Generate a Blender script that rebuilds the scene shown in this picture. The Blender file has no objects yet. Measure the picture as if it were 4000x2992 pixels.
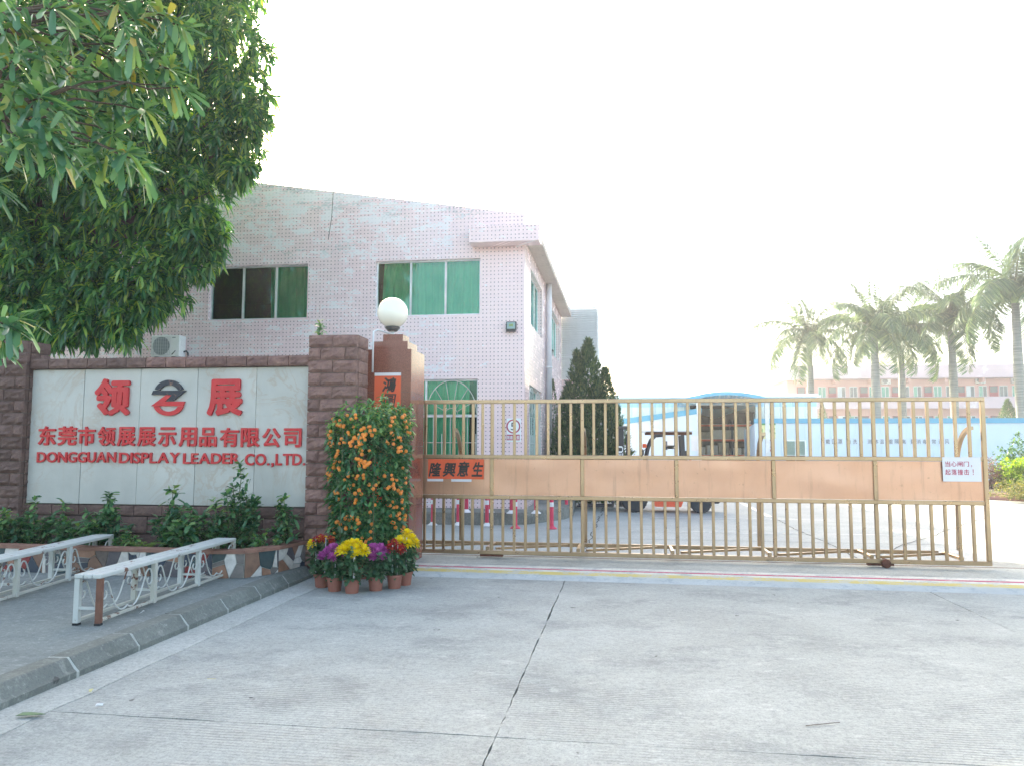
import bpy, math, random
import numpy as np
from mathutils import Vector, Matrix
random.seed(7); RNG = np.random.default_rng(7)
SC = bpy.context.scene; COL = SC.collection
rad = math.radians

# ------------------------------------------------------------------ camera
CAM_H = 1.6; FPX = 3000.0
YAW, PIT, ROL = rad(-8.27), rad(4.82), rad(0.19)
FW = Vector((math.sin(YAW)*math.cos(PIT), math.cos(YAW)*math.cos(PIT), math.sin(PIT)))
_r = Vector((math.cos(YAW), -math.sin(YAW), 0)); _u = _r.cross(FW)
RT = math.cos(ROL)*_r + math.sin(ROL)*_u; UP = -math.sin(ROL)*_r + math.cos(ROL)*_u
CP = Vector((0, 0, CAM_H))
cam = bpy.data.cameras.new('camera'); cam_o = bpy.data.objects.new('camera', cam); COL.objects.link(cam_o)
cam.sensor_fit = 'HORIZONTAL'; cam.sensor_width = 36.0; cam.lens = 36.0*FPX/4000.0
cam.clip_start = 0.1; cam.clip_end = 2000
M4 = Matrix.Identity(4)
for i in range(3):
    M4[i][0] = RT[i]; M4[i][1] = UP[i]; M4[i][2] = -FW[i]; M4[i][3] = CP[i]
cam_o.matrix_world = M4; SC.camera = cam_o

# ------------------------------------------------------------------ sky, sun, exposure
SUN_AZ, SUN_EL = rad(-33.0), rad(26.5)           # left of straight ahead, behind the pink building
world = bpy.data.worlds.new('World'); SC.world = world; world.use_nodes = True
wn = world.node_tree
sky = wn.nodes.new('ShaderNodeTexSky'); sky.sky_type = 'NISHITA'; sky.sun_disc = False
sky.sun_elevation = SUN_EL; sky.sun_rotation = SUN_AZ
sky.air_density = 1.0; sky.dust_density = 4.0; sky.ozone_density = 1.0
wn.links.new(sky.outputs[0], wn.nodes['Background'].inputs[0])
wn.nodes['Background'].inputs[1].default_value = 0.15
sl = bpy.data.lights.new('sun', 'SUN'); sl.energy = 3.0; sl.angle = rad(0.6); sl.color = (1.0, 0.955, 0.89)
so = bpy.data.objects.new('sun', sl); COL.objects.link(so)
to_sun = Vector((math.sin(SUN_AZ)*math.cos(SUN_EL), math.cos(SUN_AZ)*math.cos(SUN_EL), math.sin(SUN_EL)))
so.rotation_euler = to_sun.to_track_quat('Z', 'Y').to_euler(); so.location = (-20, 40, 40)
vs = SC.view_settings; vs.view_transform = 'Standard'; vs.look = 'None'; vs.gamma = 1.0; vs.exposure = 2.35
vs.use_white_balance = True; vs.white_balance_temperature = 7300; vs.white_balance_tint = 7
vs.use_curve_mapping = False
SC.cycles.max_bounces = 7; SC.cycles.transparent_max_bounces = 12; SC.cycles.diffuse_bounces = 3
SC.cycles.glossy_bounces = 3; SC.cycles.transmission_bounces = 4

# ------------------------------------------------------------------ pixel -> place helpers (photo pixels give a direction only)
def ray(x, y): x, y = float(x), float(y); return FW + (x-2000)/FPX*RT - (y-1496)/FPX*UP
def onZ(x, y, z=0.0): z = float(z); d = ray(x, y); return CP + d*((z-CAM_H)/d.z)
def onY(x, y, Y): Y = float(Y); d = ray(x, y); return CP + d*(Y/d.y)
def onX(x, y, X): X = float(X); d = ray(x, y); return CP + d*(X/d.x)
K = 4000/2212.0
def kY(x, y, Y): return onY(x*K, y*K, Y)
def kZ(x, y, z=0.0): return onZ(x*K, y*K, z)

# ------------------------------------------------------------------ mesh helpers
class MB:
    def __init__(s): s.v = []; s.f = []
    def poly(s, pts):
        n = len(s.v); s.v += [tuple(p) for p in pts]; s.f.append(tuple(range(n, n+len(pts)))); return s
    def box(s, x0, x1, y0, y1, z0, z1):
        n = len(s.v)
        s.v += [(x0,y0,z0),(x1,y0,z0),(x1,y1,z0),(x0,y1,z0),(x0,y0,z1),(x1,y0,z1),(x1,y1,z1),(x0,y1,z1)]
        s.f += [tuple(n+i for i in q) for q in ((3,2,1,0),(4,5,6,7),(0,1,5,4),(1,2,6,5),(2,3,7,6),(3,0,4,7))]; return s
    def cbox(s, x0, x1, y0, y1, z0, z1, b=.006):           # box with chamfered edges
        xs, ys, zs = (x0,x1),(y0,y1),(z0,z1); c = Vector(((x0+x1)/2,(y0+y1)/2,(z0+z1)/2))
        import itertools
        n = len(s.v); idx = {}
        for i,j,k in itertools.product((0,1),repeat=3):
            for ax in range(3):
                p = [xs[i],ys[j],zs[k]]
                for a in range(3):
                    if a != ax: p[a] += b if (i,j,k)[a]==0 else -b
                idx[(i,j,k,ax)] = len(s.v); s.v.append(tuple(p))
        def F(ids, nrm):
            pts = [Vector(s.v[t]) for t in ids]
            nn = (pts[1]-pts[0]).cross(pts[2]-pts[1])
            s.f.append(tuple(ids) if nn.dot(nrm) > 0 else tuple(reversed(ids)))
        for ax in range(3):
            o = [a for a in range(3) if a != ax]
            for sd in (0,1):
                ring = []
                for q in ((0,0),(1,0),(1,1),(0,1)):
                    t = [0,0,0]; t[ax]=sd; t[o[0]]=q[0]; t[o[1]]=q[1]; ring.append(idx[(*t,ax)])
                nr = [0,0,0]; nr[ax] = 1 if sd else -1; F(ring, Vector(nr))
        for ax in range(3):
            a, c2 = [q for q in range(3) if q != ax]
            for sa in (0,1):
                for sc in (0,1):
                    t0=[0,0,0]; t1=[0,0,0]; t0[a]=t1[a]=sa; t0[c2]=t1[c2]=sc; t1[ax]=1
                    nr=[0,0,0]; nr[a]=1 if sa else -1; nr[c2]=1 if sc else -1
                    F([idx[(*t0,a)],idx[(*t1,a)],idx[(*t1,c2)],idx[(*t0,c2)]], Vector(nr))
        for i,j,k in itertools.product((0,1),repeat=3):
            F([idx[(i,j,k,0)],idx[(i,j,k,1)],idx[(i,j,k,2)]], Vector((i*2-1,j*2-1,k*2-1)))
        return s
    def bar(s, a, b, w, h=None, up=(0,0,1)):               # rectangular bar between two points
        a, b = Vector(a), Vector(b); h = h or w; d = (b-a).normalized(); u = Vector(up)
        if abs(d.dot(u)) > .98: u = Vector((0,1,0))
        sd = d.cross(u).normalized(); u = sd.cross(d)
        n = len(s.v)
        for p in (a, b):
            for i,j in ((-1,-1),(1,-1),(1,1),(-1,1)): s.v.append(tuple(p + sd*w/2*i + u*h/2*j))
        s.f += [tuple(n+i for i in q) for q in ((0,1,2,3),(7,6,5,4),(0,4,5,1),(1,5,6,2),(2,6,7,3),(3,7,4,0))]; return s
    def tube(s, pts, r, n=8, r1=None, cap=True):
        pts = [Vector(p) for p in pts]; m = len(pts); base = len(s.v); pu = None
        for i, p in enumerate(pts):
            d = (pts[min(i+1,m-1)] - pts[max(i-1,0)]).normalized()
            if pu is None: pu = Vector((0,0,1)) if abs(d.z) < .9 else Vector((1,0,0))
            sd = d.cross(pu).normalized(); pu = sd.cross(d).normalized()
            rr = r if r1 is None else r + (r1-r)*i/(m-1)
            if isinstance(r, (list,tuple)): rr = r[i]
            for k in range(n):
                t = 2*math.pi*k/n; s.v.append(tuple(p + (sd*math.cos(t) + pu*math.sin(t))*rr))
        for i in range(m-1):
            for k in range(n):
                a = base+i*n+k; b = base+i*n+(k+1)%n
                s.f.append((a, b, b+n, a+n))
        if cap:
            s.f.append(tuple(base+k for k in reversed(range(n)))); s.f.append(tuple(base+(m-1)*n+k for k in range(n)))
        return s
    def lathe(s, prof, n=16, c=(0,0,0), ax='z'):           # profile of (r, h)
        base = len(s.v)
        for r, h in prof:
            for k in range(n):
                t = 2*math.pi*k/n; q = (r*math.cos(t), r*math.sin(t), h)
                if ax == 'y': q = (q[0], q[2], q[1])
                if ax == 'x': q = (q[2], q[0], q[1])
                s.v.append((c[0]+q[0], c[1]+q[1], c[2]+q[2]))
        for i in range(len(prof)-1):
            for k in range(n):
                a = base+i*n+k; b = base+i*n+(k+1)%n
                s.f.append((a, b, b+n, a+n))
        s.f.append(tuple(base+k for k in reversed(range(n)))); s.f.append(tuple(base+(len(prof)-1)*n+k for k in range(n)))
        return s
    def prism(s, pts, d):                                  # polygon pushed along vector d
        d = Vector(d); n = len(s.v); m = len(pts); pts = [Vector(p) for p in pts]
        s.v += [tuple(p) for p in pts] + [tuple(p+d) for p in pts]
        s.f.append(tuple(range(n, n+m))); s.f.append(tuple(reversed(range(n+m, n+2*m))))
        for i in range(m):
            j = (i+1) % m; s.f.append((n+j, n+i, n+m+i, n+m+j))
        return s
    def mesh(s, name, mat, smooth=False):
        me = bpy.data.meshes.new(name); me.from_pydata(s.v, [], s.f); me.update()
        if mat: me.materials.append(mat)
        if smooth:
            me.polygons.foreach_set('use_smooth', [True]*len(me.polygons))
            if smooth == 'auto':
                try: me.set_sharp_from_angle(angle=rad(40))
                except Exception: pass
        return me
    def build(s, name, mat, parent=None, smooth=False):    # mesh in place coordinates
        return obj(name, s.mesh(name, mat, smooth), parent)

def obj(name, me, parent=None, loc=None, rot=None, scale=None, local=False):
    o = bpy.data.objects.new(name, me); COL.objects.link(o)
    if parent is not None:
        o.parent = parent
        if not local: o.matrix_parent_inverse = parent_inv(parent)
    if loc is not None: o.location = loc
    if rot is not None: o.rotation_euler = rot
    if scale is not None: o.scale = scale if hasattr(scale, '__len__') else (scale,)*3
    return o
_PINV = {}
def parent_inv(p):
    m = Matrix.Identity(4)
    while p is not None:
        loc = Matrix.LocRotScale(p.location, p.rotation_euler, p.scale)
        m = (p.matrix_parent_inverse @ loc) @ m; p = p.parent
    return m.inverted()
def tag(o, label, cat, group=None):
    o['label'] = label; o['category'] = cat
    if group: o['group'] = group
    return o
def thing(name, label, cat, loc=(0,0,0), rz=0.0, group=None):
    o = bpy.data.objects.new(name, None); COL.objects.link(o)
    o.empty_display_size = .1; o.location = loc; o.rotation_euler = (0,0,rz)
    return tag(o, label, cat, group)
def struct(o): o['kind'] = 'structure'; return o
def stuff(o): o['kind'] = 'stuff'; return o
def copy_tree(o, parent=None):
    c = o.copy(); COL.objects.link(c); c.parent = parent
    if parent is not None: c.matrix_parent_inverse = o.matrix_parent_inverse.copy()
    for ch in [q for q in o.children]: copy_tree(ch, c)
    return c

# ------------------------------------------------------------------ materials
def lin(r, g, b):
    f = lambda c: (c/12.92 if c <= .04045 else ((c+.055)/1.055)**2.4)
    return (f(r/255), f(g/255), f(b/255), 1)
class NT:
    def __init__(s, name):
        s.m = bpy.data.materials.new(name); s.m.use_nodes = True; s.t = s.m.node_tree; s.n = s.t.nodes
        s.p = s.n['Principled BSDF']; s.out = s.n['Material Output']
    def new(s, typ, **kw):
        nd = s.n.new(typ)
        for k, v in kw.items(): setattr(nd, k, v)
        return nd
    def lk(s, a, b): s.t.links.new(a, b)
    def val(s, sock, v):
        if hasattr(v, 'is_output') or isinstance(v, bpy.types.NodeSocket): s.lk(v, sock)
        else: sock.default_value = v
    def math(s, op, a, b=None, c=None):
        nd = s.new('ShaderNodeMath', operation=op); s.val(nd.inputs[0], a)
        if b is not None: s.val(nd.inputs[1], b)
        if c is not None: s.val(nd.inputs[2], c)
        return nd.outputs[0]
    def coord(s, kind='Object', scale=(1,1,1), rot=(0,0,0)):
        c = s.new('ShaderNodeTexCoord'); m = s.new('ShaderNodeMapping')
        s.lk(c.outputs[kind], m.inputs[0]); m.inputs['Scale'].default_value = scale; m.inputs['Rotation'].default_value = rot
        return m.outputs[0]
    def noise(s, vec, scale, detail=4, rough=.55, dist=0.0):
        nd = s.new('ShaderNodeTexNoise'); s.lk(vec, nd.inputs['Vector'])
        nd.inputs['Scale'].default_value = scale; nd.inputs['Detail'].default_value = detail
        nd.inputs['Roughness'].default_value = rough; nd.inputs['Distortion'].default_value = dist
        return nd.outputs['Fac']
    def ramp(s, fac, stops, interp='LINEAR'):
        nd = s.new('ShaderNodeValToRGB'); s.lk(fac, nd.inputs[0]); e = nd.color_ramp; e.interpolation = interp
        while len(e.elements) < len(stops): e.elements.new(.5)
        for el, (p, c) in zip(e.elements, stops):
            el.position = p; el.color = c if hasattr(c, '__len__') else (c, c, c, 1)
        return nd.outputs[0]
    def mix(s, fac, a, b, blend='MIX'):
        nd = s.new('ShaderNodeMix', data_type='RGBA', blend_type=blend)
        s.val(nd.inputs[0], fac); s.val(nd.inputs[6], a); s.val(nd.inputs[7], b); return nd.outputs[2]
    def bump(s, height, strength=.3, dist=.01):
        nd = s.new('ShaderNodeBump'); s.lk(height, nd.inputs['Height'])
        nd.inputs['Strength'].default_value = strength; nd.inputs['Distance'].default_value = dist
        s.lk(nd.outputs[0], s.p.inputs['Normal'])
    def base(s, c): s.val(s.p.inputs['Base Color'], c)
    def set(s, rough=None, metal=None, spec=None):
        if rough is not None: s.val(s.p.inputs['Roughness'], rough)
        if metal is not None: s.p.inputs['Metallic'].default_value = metal
        if spec is not None: s.p.inputs['Specular IOR Level'].default_value = spec
        return s
def pm(name, col, rough=.6, metal=0.0, var=.15, nscale=6.0, bump=.1, spec=.5, rnd=.1, dirt=None, dirt_amt=.35, kind='Object'):
    """painted / plain material: noise variation, small per-object variation, optional dirt or rust"""
    t = NT(name); v = t.coord(kind); n = t.noise(v, nscale, 5)
    a = tuple(c*(1-var) for c in col[:3])+(1,); b = tuple(min(1, c*(1+var)) for c in col[:3])+(1,)
    c = t.ramp(n, ((.3, a), (.7, b)))
    if rnd:
        oi = t.new('ShaderNodeObjectInfo'); hs = t.new('ShaderNodeHueSaturation')
        t.lk(t.math('MULTIPLY_ADD', oi.outputs['Random'], 2*rnd, 1-rnd), hs.inputs['Value']); t.lk(c, hs.inputs['Color']); c = hs.outputs[0]
    if dirt:
        n2 = t.noise(v, nscale*.6, 6, .7); f = t.ramp(n2, ((.62-dirt_amt*.3, 0.0), (.70-dirt_amt*.2, 1.0)))
        c = t.mix(f, c, dirt)
    t.base(c); t.set(rough, metal, spec)
    if bump: t.bump(t.noise(v, nscale*4, 4), bump, .01)
    return t.m
# ------------------------------------------------------------------ surface materials
def concrete(name, ca, cb, stain, broom=True, light=None):
    t = NT(name); v = t.coord('Object')
    n1 = t.noise(v, .55, 6, .62); n2 = t.noise(v, 3.2, 6, .7); n3 = t.noise(v, 60, 3, .7)
    f = t.math('ADD', t.math('MULTIPLY', n1, .6), t.math('MULTIPLY', n2, .4))
    c = t.ramp(f, ((.36, ca), (.62, cb)))
    sv = t.coord('Object', (.75, 1.0, 1)); s1 = t.noise(sv, 1.3, 10, .72, .1)
    c = t.mix(t.ramp(s1, ((.5, 0.0), (.66, .6))), c, stain)                       # damp grey stains
    pv = t.coord('Object', (1, 2.0, 1)); s2 = t.noise(pv, 2.6, 10, .78, .1)
    if light: c = t.mix(t.ramp(s2, ((.56, 0.0), (.70, .75))), c, light)           # worn pale laitance patches
    spk = t.noise(v, 95, 2, .5); c = t.mix(t.ramp(spk, ((.30, .45), (.40, 0.0))), c, lin(70, 72, 72))
    sp2 = t.noise(v, 7.0, 2, .5); c = t.mix(t.ramp(sp2, ((.235, .8), (.255, 0.0))), c, lin(60, 60, 58))
    n5 = t.noise(v, 22, 6, .75); c = t.mix(t.ramp(n5, ((.30, .42), (.52, 0.0))), c, (.10, .11, .115, 1)); c = t.mix(t.ramp(n5, ((.56, 0.0), (.72, .4))), c, (.62, .63, .61, 1)); c = t.mix(t.ramp(n3, ((.25, .35), (.6, 0.0))), c, (.05, .05, .05, 1))
    t.base(c); t.set(t.ramp(n2, ((.3, .62), (.7, .85))), spec=.4)
    h = t.math('MULTIPLY', n3, .5)
    if broom:
        wv = t.new('ShaderNodeTexWave', wave_type='BANDS', bands_direction='Y', wave_profile='SIN'); t.lk(t.coord('Object'), wv.inputs['Vector']); wv.inputs['Scale'].default_value = 8.6; wv.inputs['Distortion'].default_value = 2.2; wv.inputs['Detail'].default_value = 2; wv.inputs['Detail Scale'].default_value = .35; w = wv.outputs['Fac']
        msk = t.ramp(t.noise(v, .75, 6, .65), ((.44, 0.0), (.60, 1.0)))
        h = t.math('ADD', h, t.math('MULTIPLY', t.math('MULTIPLY', w, msk), 1.2))
        c2 = t.mix(t.math('MULTIPLY', t.math('MULTIPLY', t.ramp(w, ((.15, 1.0), (.6, 0.0))), msk), .24), c, (.08, .08, .08, 1)); t.base(c2)
    t.bump(h, .55, .004)
    return t.m
M = {}
M['drive'] = concrete('driveway_concrete', lin(152,156,152), lin(180,183,178), lin(118,124,124), True, lin(206,208,202))
M['yard'] = concrete('yard_concrete', lin(165,168,165), lin(186,188,184), lin(150,155,154), False, lin(195,197,192))
M['walk'] = concrete('pavement_concrete', lin(118,126,124), lin(142,150,147), lin(98,108,108), False, lin(165,170,165))
M['kerb'] = concrete('kerb_concrete', lin(98,104,100), lin(128,133,126), lin(66,74,64), False, lin(165,168,160))
M['gutter'] = concrete('gutter_mortar', lin(170,173,168), lin(190,193,188), lin(146,150,144), False, lin(206,208,202))
M['mortar'] = pm('pale_mortar', lin(158,163,158), .85, nscale=20)
M['darkgap'] = pm('dark_joint', lin(74,76,74), .9, nscale=9)
M['earth'] = pm('soil', lin(62,50,40), .95, nscale=18, bump=.5)
M['ground'] = concrete('ground_concrete', lin(150,152,148), lin(168,170,165), lin(140,144,142), False)
def worn(name, col, base, thr=.5):
    t = NT(name); v = t.coord('Object', (1, 1.5, 1)); n = t.noise(v, 4.5, 8, .78, .2); n2 = t.noise(v, 34, 4, .7)
    f = t.ramp(t.math('ADD', t.math('MULTIPLY', n, .7), t.math('MULTIPLY', n2, .3)), ((thr-.05, 1.0), (thr+.05, 0.0)))
    bs = t.ramp(t.noise(v, 2.0, 5), ((.35, tuple(c*.85 for c in base[:3])+(1,)), (.65, base)))
    t.base(t.mix(f, bs, col)); t.set(.75); t.bump(n2, .4, .004); return t.m
cbase = lin(176,180,176)
M['th_concrete'] = concrete('threshold_concrete', lin(158,160,152), lin(186,187,180), lin(120,124,118), False, lin(205,205,198))
M['th_white'] = worn('worn_white_paint', lin(214,210,198), cbase, .52)
M['th_red'] = worn('worn_red_paint', lin(188,84,104), lin(206,176,174), .55)
M['th_yellow'] = worn('worn_yellow_paint', lin(205,184,104), lin(196,192,176), .53)
M['th_blue'] = worn('worn_blue_paint', lin(152,160,164), lin(186,190,188), .45)
M['line'] = worn('worn_white_line', lin(232,232,228), lin(180,182,180), .55)

def stone(name, a, b, dark):
    t = NT(name); v = t.coord('Object'); oi = t.new('ShaderNodeObjectInfo')
    vv = t.new('ShaderNodeVectorMath', operation='ADD'); t.lk(v, vv.inputs[0])
    cx = t.new('ShaderNodeCombineXYZ'); t.lk(t.math('MULTIPLY', oi.outputs['Random'], 40), cx.inputs[0]); t.lk(cx.outputs[0], vv.inputs[1]); v = vv.outputs[0]
    n = t.noise(v, 7, 6, .65, .4); c = t.ramp(n, ((.3, a), (.7, b)))
    hs = t.new('ShaderNodeHueSaturation'); t.lk(t.math('MULTIPLY_ADD', oi.outputs['Random'], .34, .83), hs.inputs['Value']); t.lk(c, hs.inputs['Color'])
    n2 = t.noise(v, 26, 6, .7); c = t.mix(t.ramp(n2, ((.28, .6), (.5, 0.0))), hs.outputs[0], dark)
    n4 = t.noise(v, 4.0, 7, .75); c = t.mix(t.ramp(n4, ((.66, 0.0), (.8, .4))), c, lin(176,160,150))
    t.base(c); t.set(.78, spec=.35)
    t.bump(t.math('ADD', t.math('MULTIPLY', n2, .6), t.noise(v, 70, 4, .6)), .7, .008); return t.m
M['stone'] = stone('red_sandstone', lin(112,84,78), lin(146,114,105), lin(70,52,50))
M['stone_dark'] = stone('dark_shaded_sandstone', lin(94,74,68), lin(122,98,90), lin(58,46,44))  # darker sandstone copy; the left pillar's shade is put into its colour
M['smortar'] = pm('wall_mortar', lin(104,98,94), .9, nscale=12)
def marble():
    t = NT('white_marble'); v = t.coord('Object'); oi = t.new('ShaderNodeObjectInfo')
    vv = t.new('ShaderNodeVectorMath', operation='ADD'); t.lk(v, vv.inputs[0])
    cx = t.new('ShaderNodeCombineXYZ'); t.lk(t.math('MULTIPLY', oi.outputs['Random'], 30), cx.inputs[0]); t.lk(cx.outputs[0], vv.inputs[1]); v2 = vv.outputs[0]
    c = t.ramp(t.noise(v2, 1.3, 5, .6), ((.3, lin(172,173,167)), (.7, lin(194,194,187))))
    n = t.noise(v2, 1.6, 9, .62, 1.6); r = t.math('ABSOLUTE', t.math('SUBTRACT', n, .5))
    m = t.ramp(t.noise(v2, 1.1, 3), ((.45, 0.0), (.65, 1.0)))
    c = t.mix(t.math('MULTIPLY', t.ramp(r, ((0.0, .55), (.035, 0.0))), m), c, lin(168,146,124))
    sv = t.coord('Object', (9, 1, .35)); st = t.noise(sv, 1.6, 5, .7)                        # faint rain streaks
    c = t.mix(t.ramp(st, ((.58, 0.0), (.75, .28))), c, lin(170,160,138))
    bl = t.noise(v, 2.6, 4, .7); c = t.mix(t.ramp(bl, ((.70, 0.0), (.76, .7))), c, lin(160,124,86))
    t.base(c); t.set(.32); t.bump(t.noise(v, 30, 3), .05, .004); return t.m
M['marble'] = marble()
M['letter'] = pm('red_acrylic', lin(196,38,46), .35, var=.08, nscale=3, bump=.02, rnd=0)
M['logo_dark'] = pm('dark_peeling_paint', lin(40,46,56), .5, var=.1, nscale=9, bump=.1, rnd=0, dirt=lin(150,110,90), dirt_amt=.25)
def granite():
    t = NT('polished_red_granite'); v = t.coord('Object'); n = t.noise(v, 120, 3, .7); n2 = t.noise(v, 3, 4)
    c = t.ramp(n, ((.32, lin(96,50,42)), (.5, lin(126,68,56)), (.68, lin(150,92,76))))
    c = t.mix(t.ramp(n2, ((.4, 0.0), (.7, .15))), c, lin(150,100,90)); t.base(c); t.set(.14); return t.m
M['granite'] = granite()
def gate_metal(name, a, b, r0=.24, r1=.42):
    t = NT(name); v = t.coord('Object'); n = t.noise(v, 1.1, 5, .6, .5); oi = t.new('ShaderNodeObjectInfo')
    c = t.ramp(n, ((.32, a), (.68, b)))
    sm = t.noise(t.coord('Object', (9, 1, .7)), 1.2, 6, .75); c = t.mix(t.ramp(sm, ((.54, 0.0), (.74, .5))), c, lin(150,124,108)); gr = t.noise(v, 14, 6, .75); c = t.mix(t.ramp(gr, ((.62, 0.0), (.74, .55))), c, lin(128,104,90))
    t.base(c); t.set(t.ramp(t.noise(v, 5, 5, .7), ((.3, r0), (.7, r1))), 1.0)
    t.bump(t.noise(t.coord('Object', (.9,.9,.9)), 1.6, 2, .4), .22, .03); return t.m
M['brass'] = gate_metal('champagne_steel_tube', lin(172,150,122), lin(190,165,138))
M['panel'] = gate_metal('rose_steel_sheet', lin(210,164,137), lin(218,174,149), .36, .5)
M['rust'] = pm('rusty_iron', lin(96,58,44), .85, nscale=20, var=.35, bump=.5)
def mosaic():
    t = NT('pink_mosaic_tile'); tc = t.new('ShaderNodeTexCoord'); sp = t.new('ShaderNodeSeparateXYZ'); t.lk(tc.outputs['Object'], sp.inputs[0])
    u = t.math('ADD', sp.outputs[0], sp.outputs[1]); w = sp.outputs[2]
    def comb(a, b):
        cx = t.new('ShaderNodeCombineXYZ'); t.val(cx.inputs[0], a); t.val(cx.inputs[1], b); return cx.outputs[0]
    T = .0255
    uv = comb(u, w)
    base = t.ramp(t.noise(uv, .5, 5, .6), ((.35, lin(246,219,224)), (.65, lin(251,229,232))))
    clean = t.ramp(sp.outputs[0], ((0.0, 0.0), (1.0, 1.0)))
    cl = t.new('ShaderNodeMapRange'); t.lk(sp.outputs[0], cl.inputs[0]); cl.inputs[1].default_value = -3.95; cl.inputs[2].default_value = -3.75
    base = t.mix(t.math('MULTIPLY', cl.outputs[0], .7), base, lin(251,222,222))
    # tile joints
    fu = t.math('FRACT', t.math('DIVIDE', u, T)); fw = t.math('FRACT', t.math('DIVIDE', w, T))
    jt = t.math('MAXIMUM', t.math('GREATER_THAN', t.math('ABSOLUTE', t.math('SUBTRACT', fu, .5)), .42), t.math('GREATER_THAN', t.math('ABSOLUTE', t.math('SUBTRACT', fw, .5)), .40))
    c = t.mix(t.math('MULTIPLY', jt, .35), base, lin(160,146,154))
    # dark accent tiles
    def dots(x):
        q = t.math('FRACT', t.math('DIVIDE', x, T*7)); 
        a = t.math('LESS_THAN', t.math('ABSOLUTE', t.math('SUBTRACT', q, 1/12.)), .072)
        b = t.math('LESS_THAN', t.math('ABSOLUTE', t.math('SUBTRACT', q, 6.6/12.)), .072)
        return t.math('MAXIMUM', a, b)
    dd = t.math('MULTIPLY', dots(u), dots(w)); c = t.mix(t.math('MULTIPLY', dd, .8), c, lin(96,74,84))
    # peeled glaze: whole tiles, in drifting patches
    qu = t.math('FLOOR', t.math('DIVIDE', u, T*2)); qw = t.math('FLOOR', t.math('DIVIDE', w, T))
    wh = t.new('ShaderNodeTexWhiteNoise', noise_dimensions='2D'); t.lk(comb(qu, qw), wh.inputs['Vector'])
    row = t.new('ShaderNodeTexWhiteNoise', noise_dimensions='1D'); t.lk(qw, row.inputs['W'])
    big = t.noise(comb(t.math('MULTIPLY', qu, T*2), t.math('MULTIPLY', qw, T*1.6)), 2.1, 7, .6)
    top = t.new('ShaderNodeMapRange'); t.lk(w, top.inputs[0]); top.inputs[1].default_value = 5.9; top.inputs[2].default_value = 7.6; top.inputs[4].default_value = .13
    sc = t.math('ADD', t.math('ADD', big, top.outputs[0]), t.math('MULTIPLY', t.math('ADD', wh.outputs['Value'], t.math('MULTIPLY', row.outputs['Value'], .6)), .16))
    sc = t.math('SUBTRACT', sc, t.math('MULTIPLY', cl.outputs[0], .10))
    c = t.mix(t.math('MULTIPLY', t.ramp(sc, ((.715, 0.0), (.74, 1.0))), .75), c, lin(236,236,240))
    grey = t.noise(comb(u, t.math('MULTIPLY', w, 2.2)), .7, 7, .7)
    sg = t.math('ADD', t.math('ADD', grey, top.outputs[0]), t.math('MULTIPLY', wh.outputs['Value'], .16))
    c = t.mix(t.math('MULTIPLY', t.ramp(sg, ((.73, 0.0), (.81, 1.0))), .5), c, lin(150,158,160))
    t.base(c); t.set(t.ramp(sc, ((.6, .13), (.72, .55))), spec=.7)
    t.bump(t.math('SUBTRACT', 1.0, jt), .25, .002); return t.m
M['mosaic'] = mosaic()
def glass(name, tint, gl=.9):
    t = NT(name); tr = t.new('ShaderNodeBsdfTransparent'); tr.inputs[0].default_value = tint
    g = t.new('ShaderNodeBsdfGlossy'); g.inputs['Roughness'].default_value = .02; g.inputs[0].default_value = (gl*.5, gl*.95, gl*.9, 1) if 'green' in name else (gl, gl, gl, 1)
    fr = t.new('ShaderNodeFresnel'); fr.inputs[0].default_value = 1.62 if 'green' in name else 1.6; mx = t.new('ShaderNodeMixShader')
    t.lk(fr.outputs[0], mx.inputs[0]); t.lk(tr.outputs[0], mx.inputs[1]); t.lk(g.outputs[0], mx.inputs[2]); t.lk(mx.outputs[0], t.out.inputs[0]); return t.m
M['glass'] = glass('green_tinted_glass', (.82, .97, .91, 1))
M['clear'] = glass('clear_glass', (.8, .88, .86, 1))
M['alu'] = pm('aluminium_frame', lin(222,226,228), .4, .3, nscale=4, bump=.02)
M['white_metal'] = pm('white_enamel', lin(238,241,241), .4, var=.04, nscale=5, bump=.02, rnd=.03)
M['grille'] = pm('white_grille_paint', lin(205,208,204), .5, var=.1, nscale=8)
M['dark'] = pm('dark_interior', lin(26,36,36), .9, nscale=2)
def curtain_mat():
    t = NT('green_curtain'); v = t.coord('Object'); c = t.ramp(t.noise(v, 2, 4), ((.3, lin(96,204,164)), (.7, lin(124,222,184))))
    df = t.new('ShaderNodeBsdfDiffuse'); tl = t.new('ShaderNodeBsdfTranslucent'); mx = t.new('ShaderNodeMixShader'); mx.inputs[0].default_value = .3
    t.lk(c, df.inputs[0]); t.lk(c, tl.inputs[0]); t.lk(df.outputs[0], mx.inputs[1]); t.lk(tl.outputs[0], mx.inputs[2]); t.lk(mx.outputs[0], t.out.inputs[0]); return t.m
M['curtain'] = curtain_mat()
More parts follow.
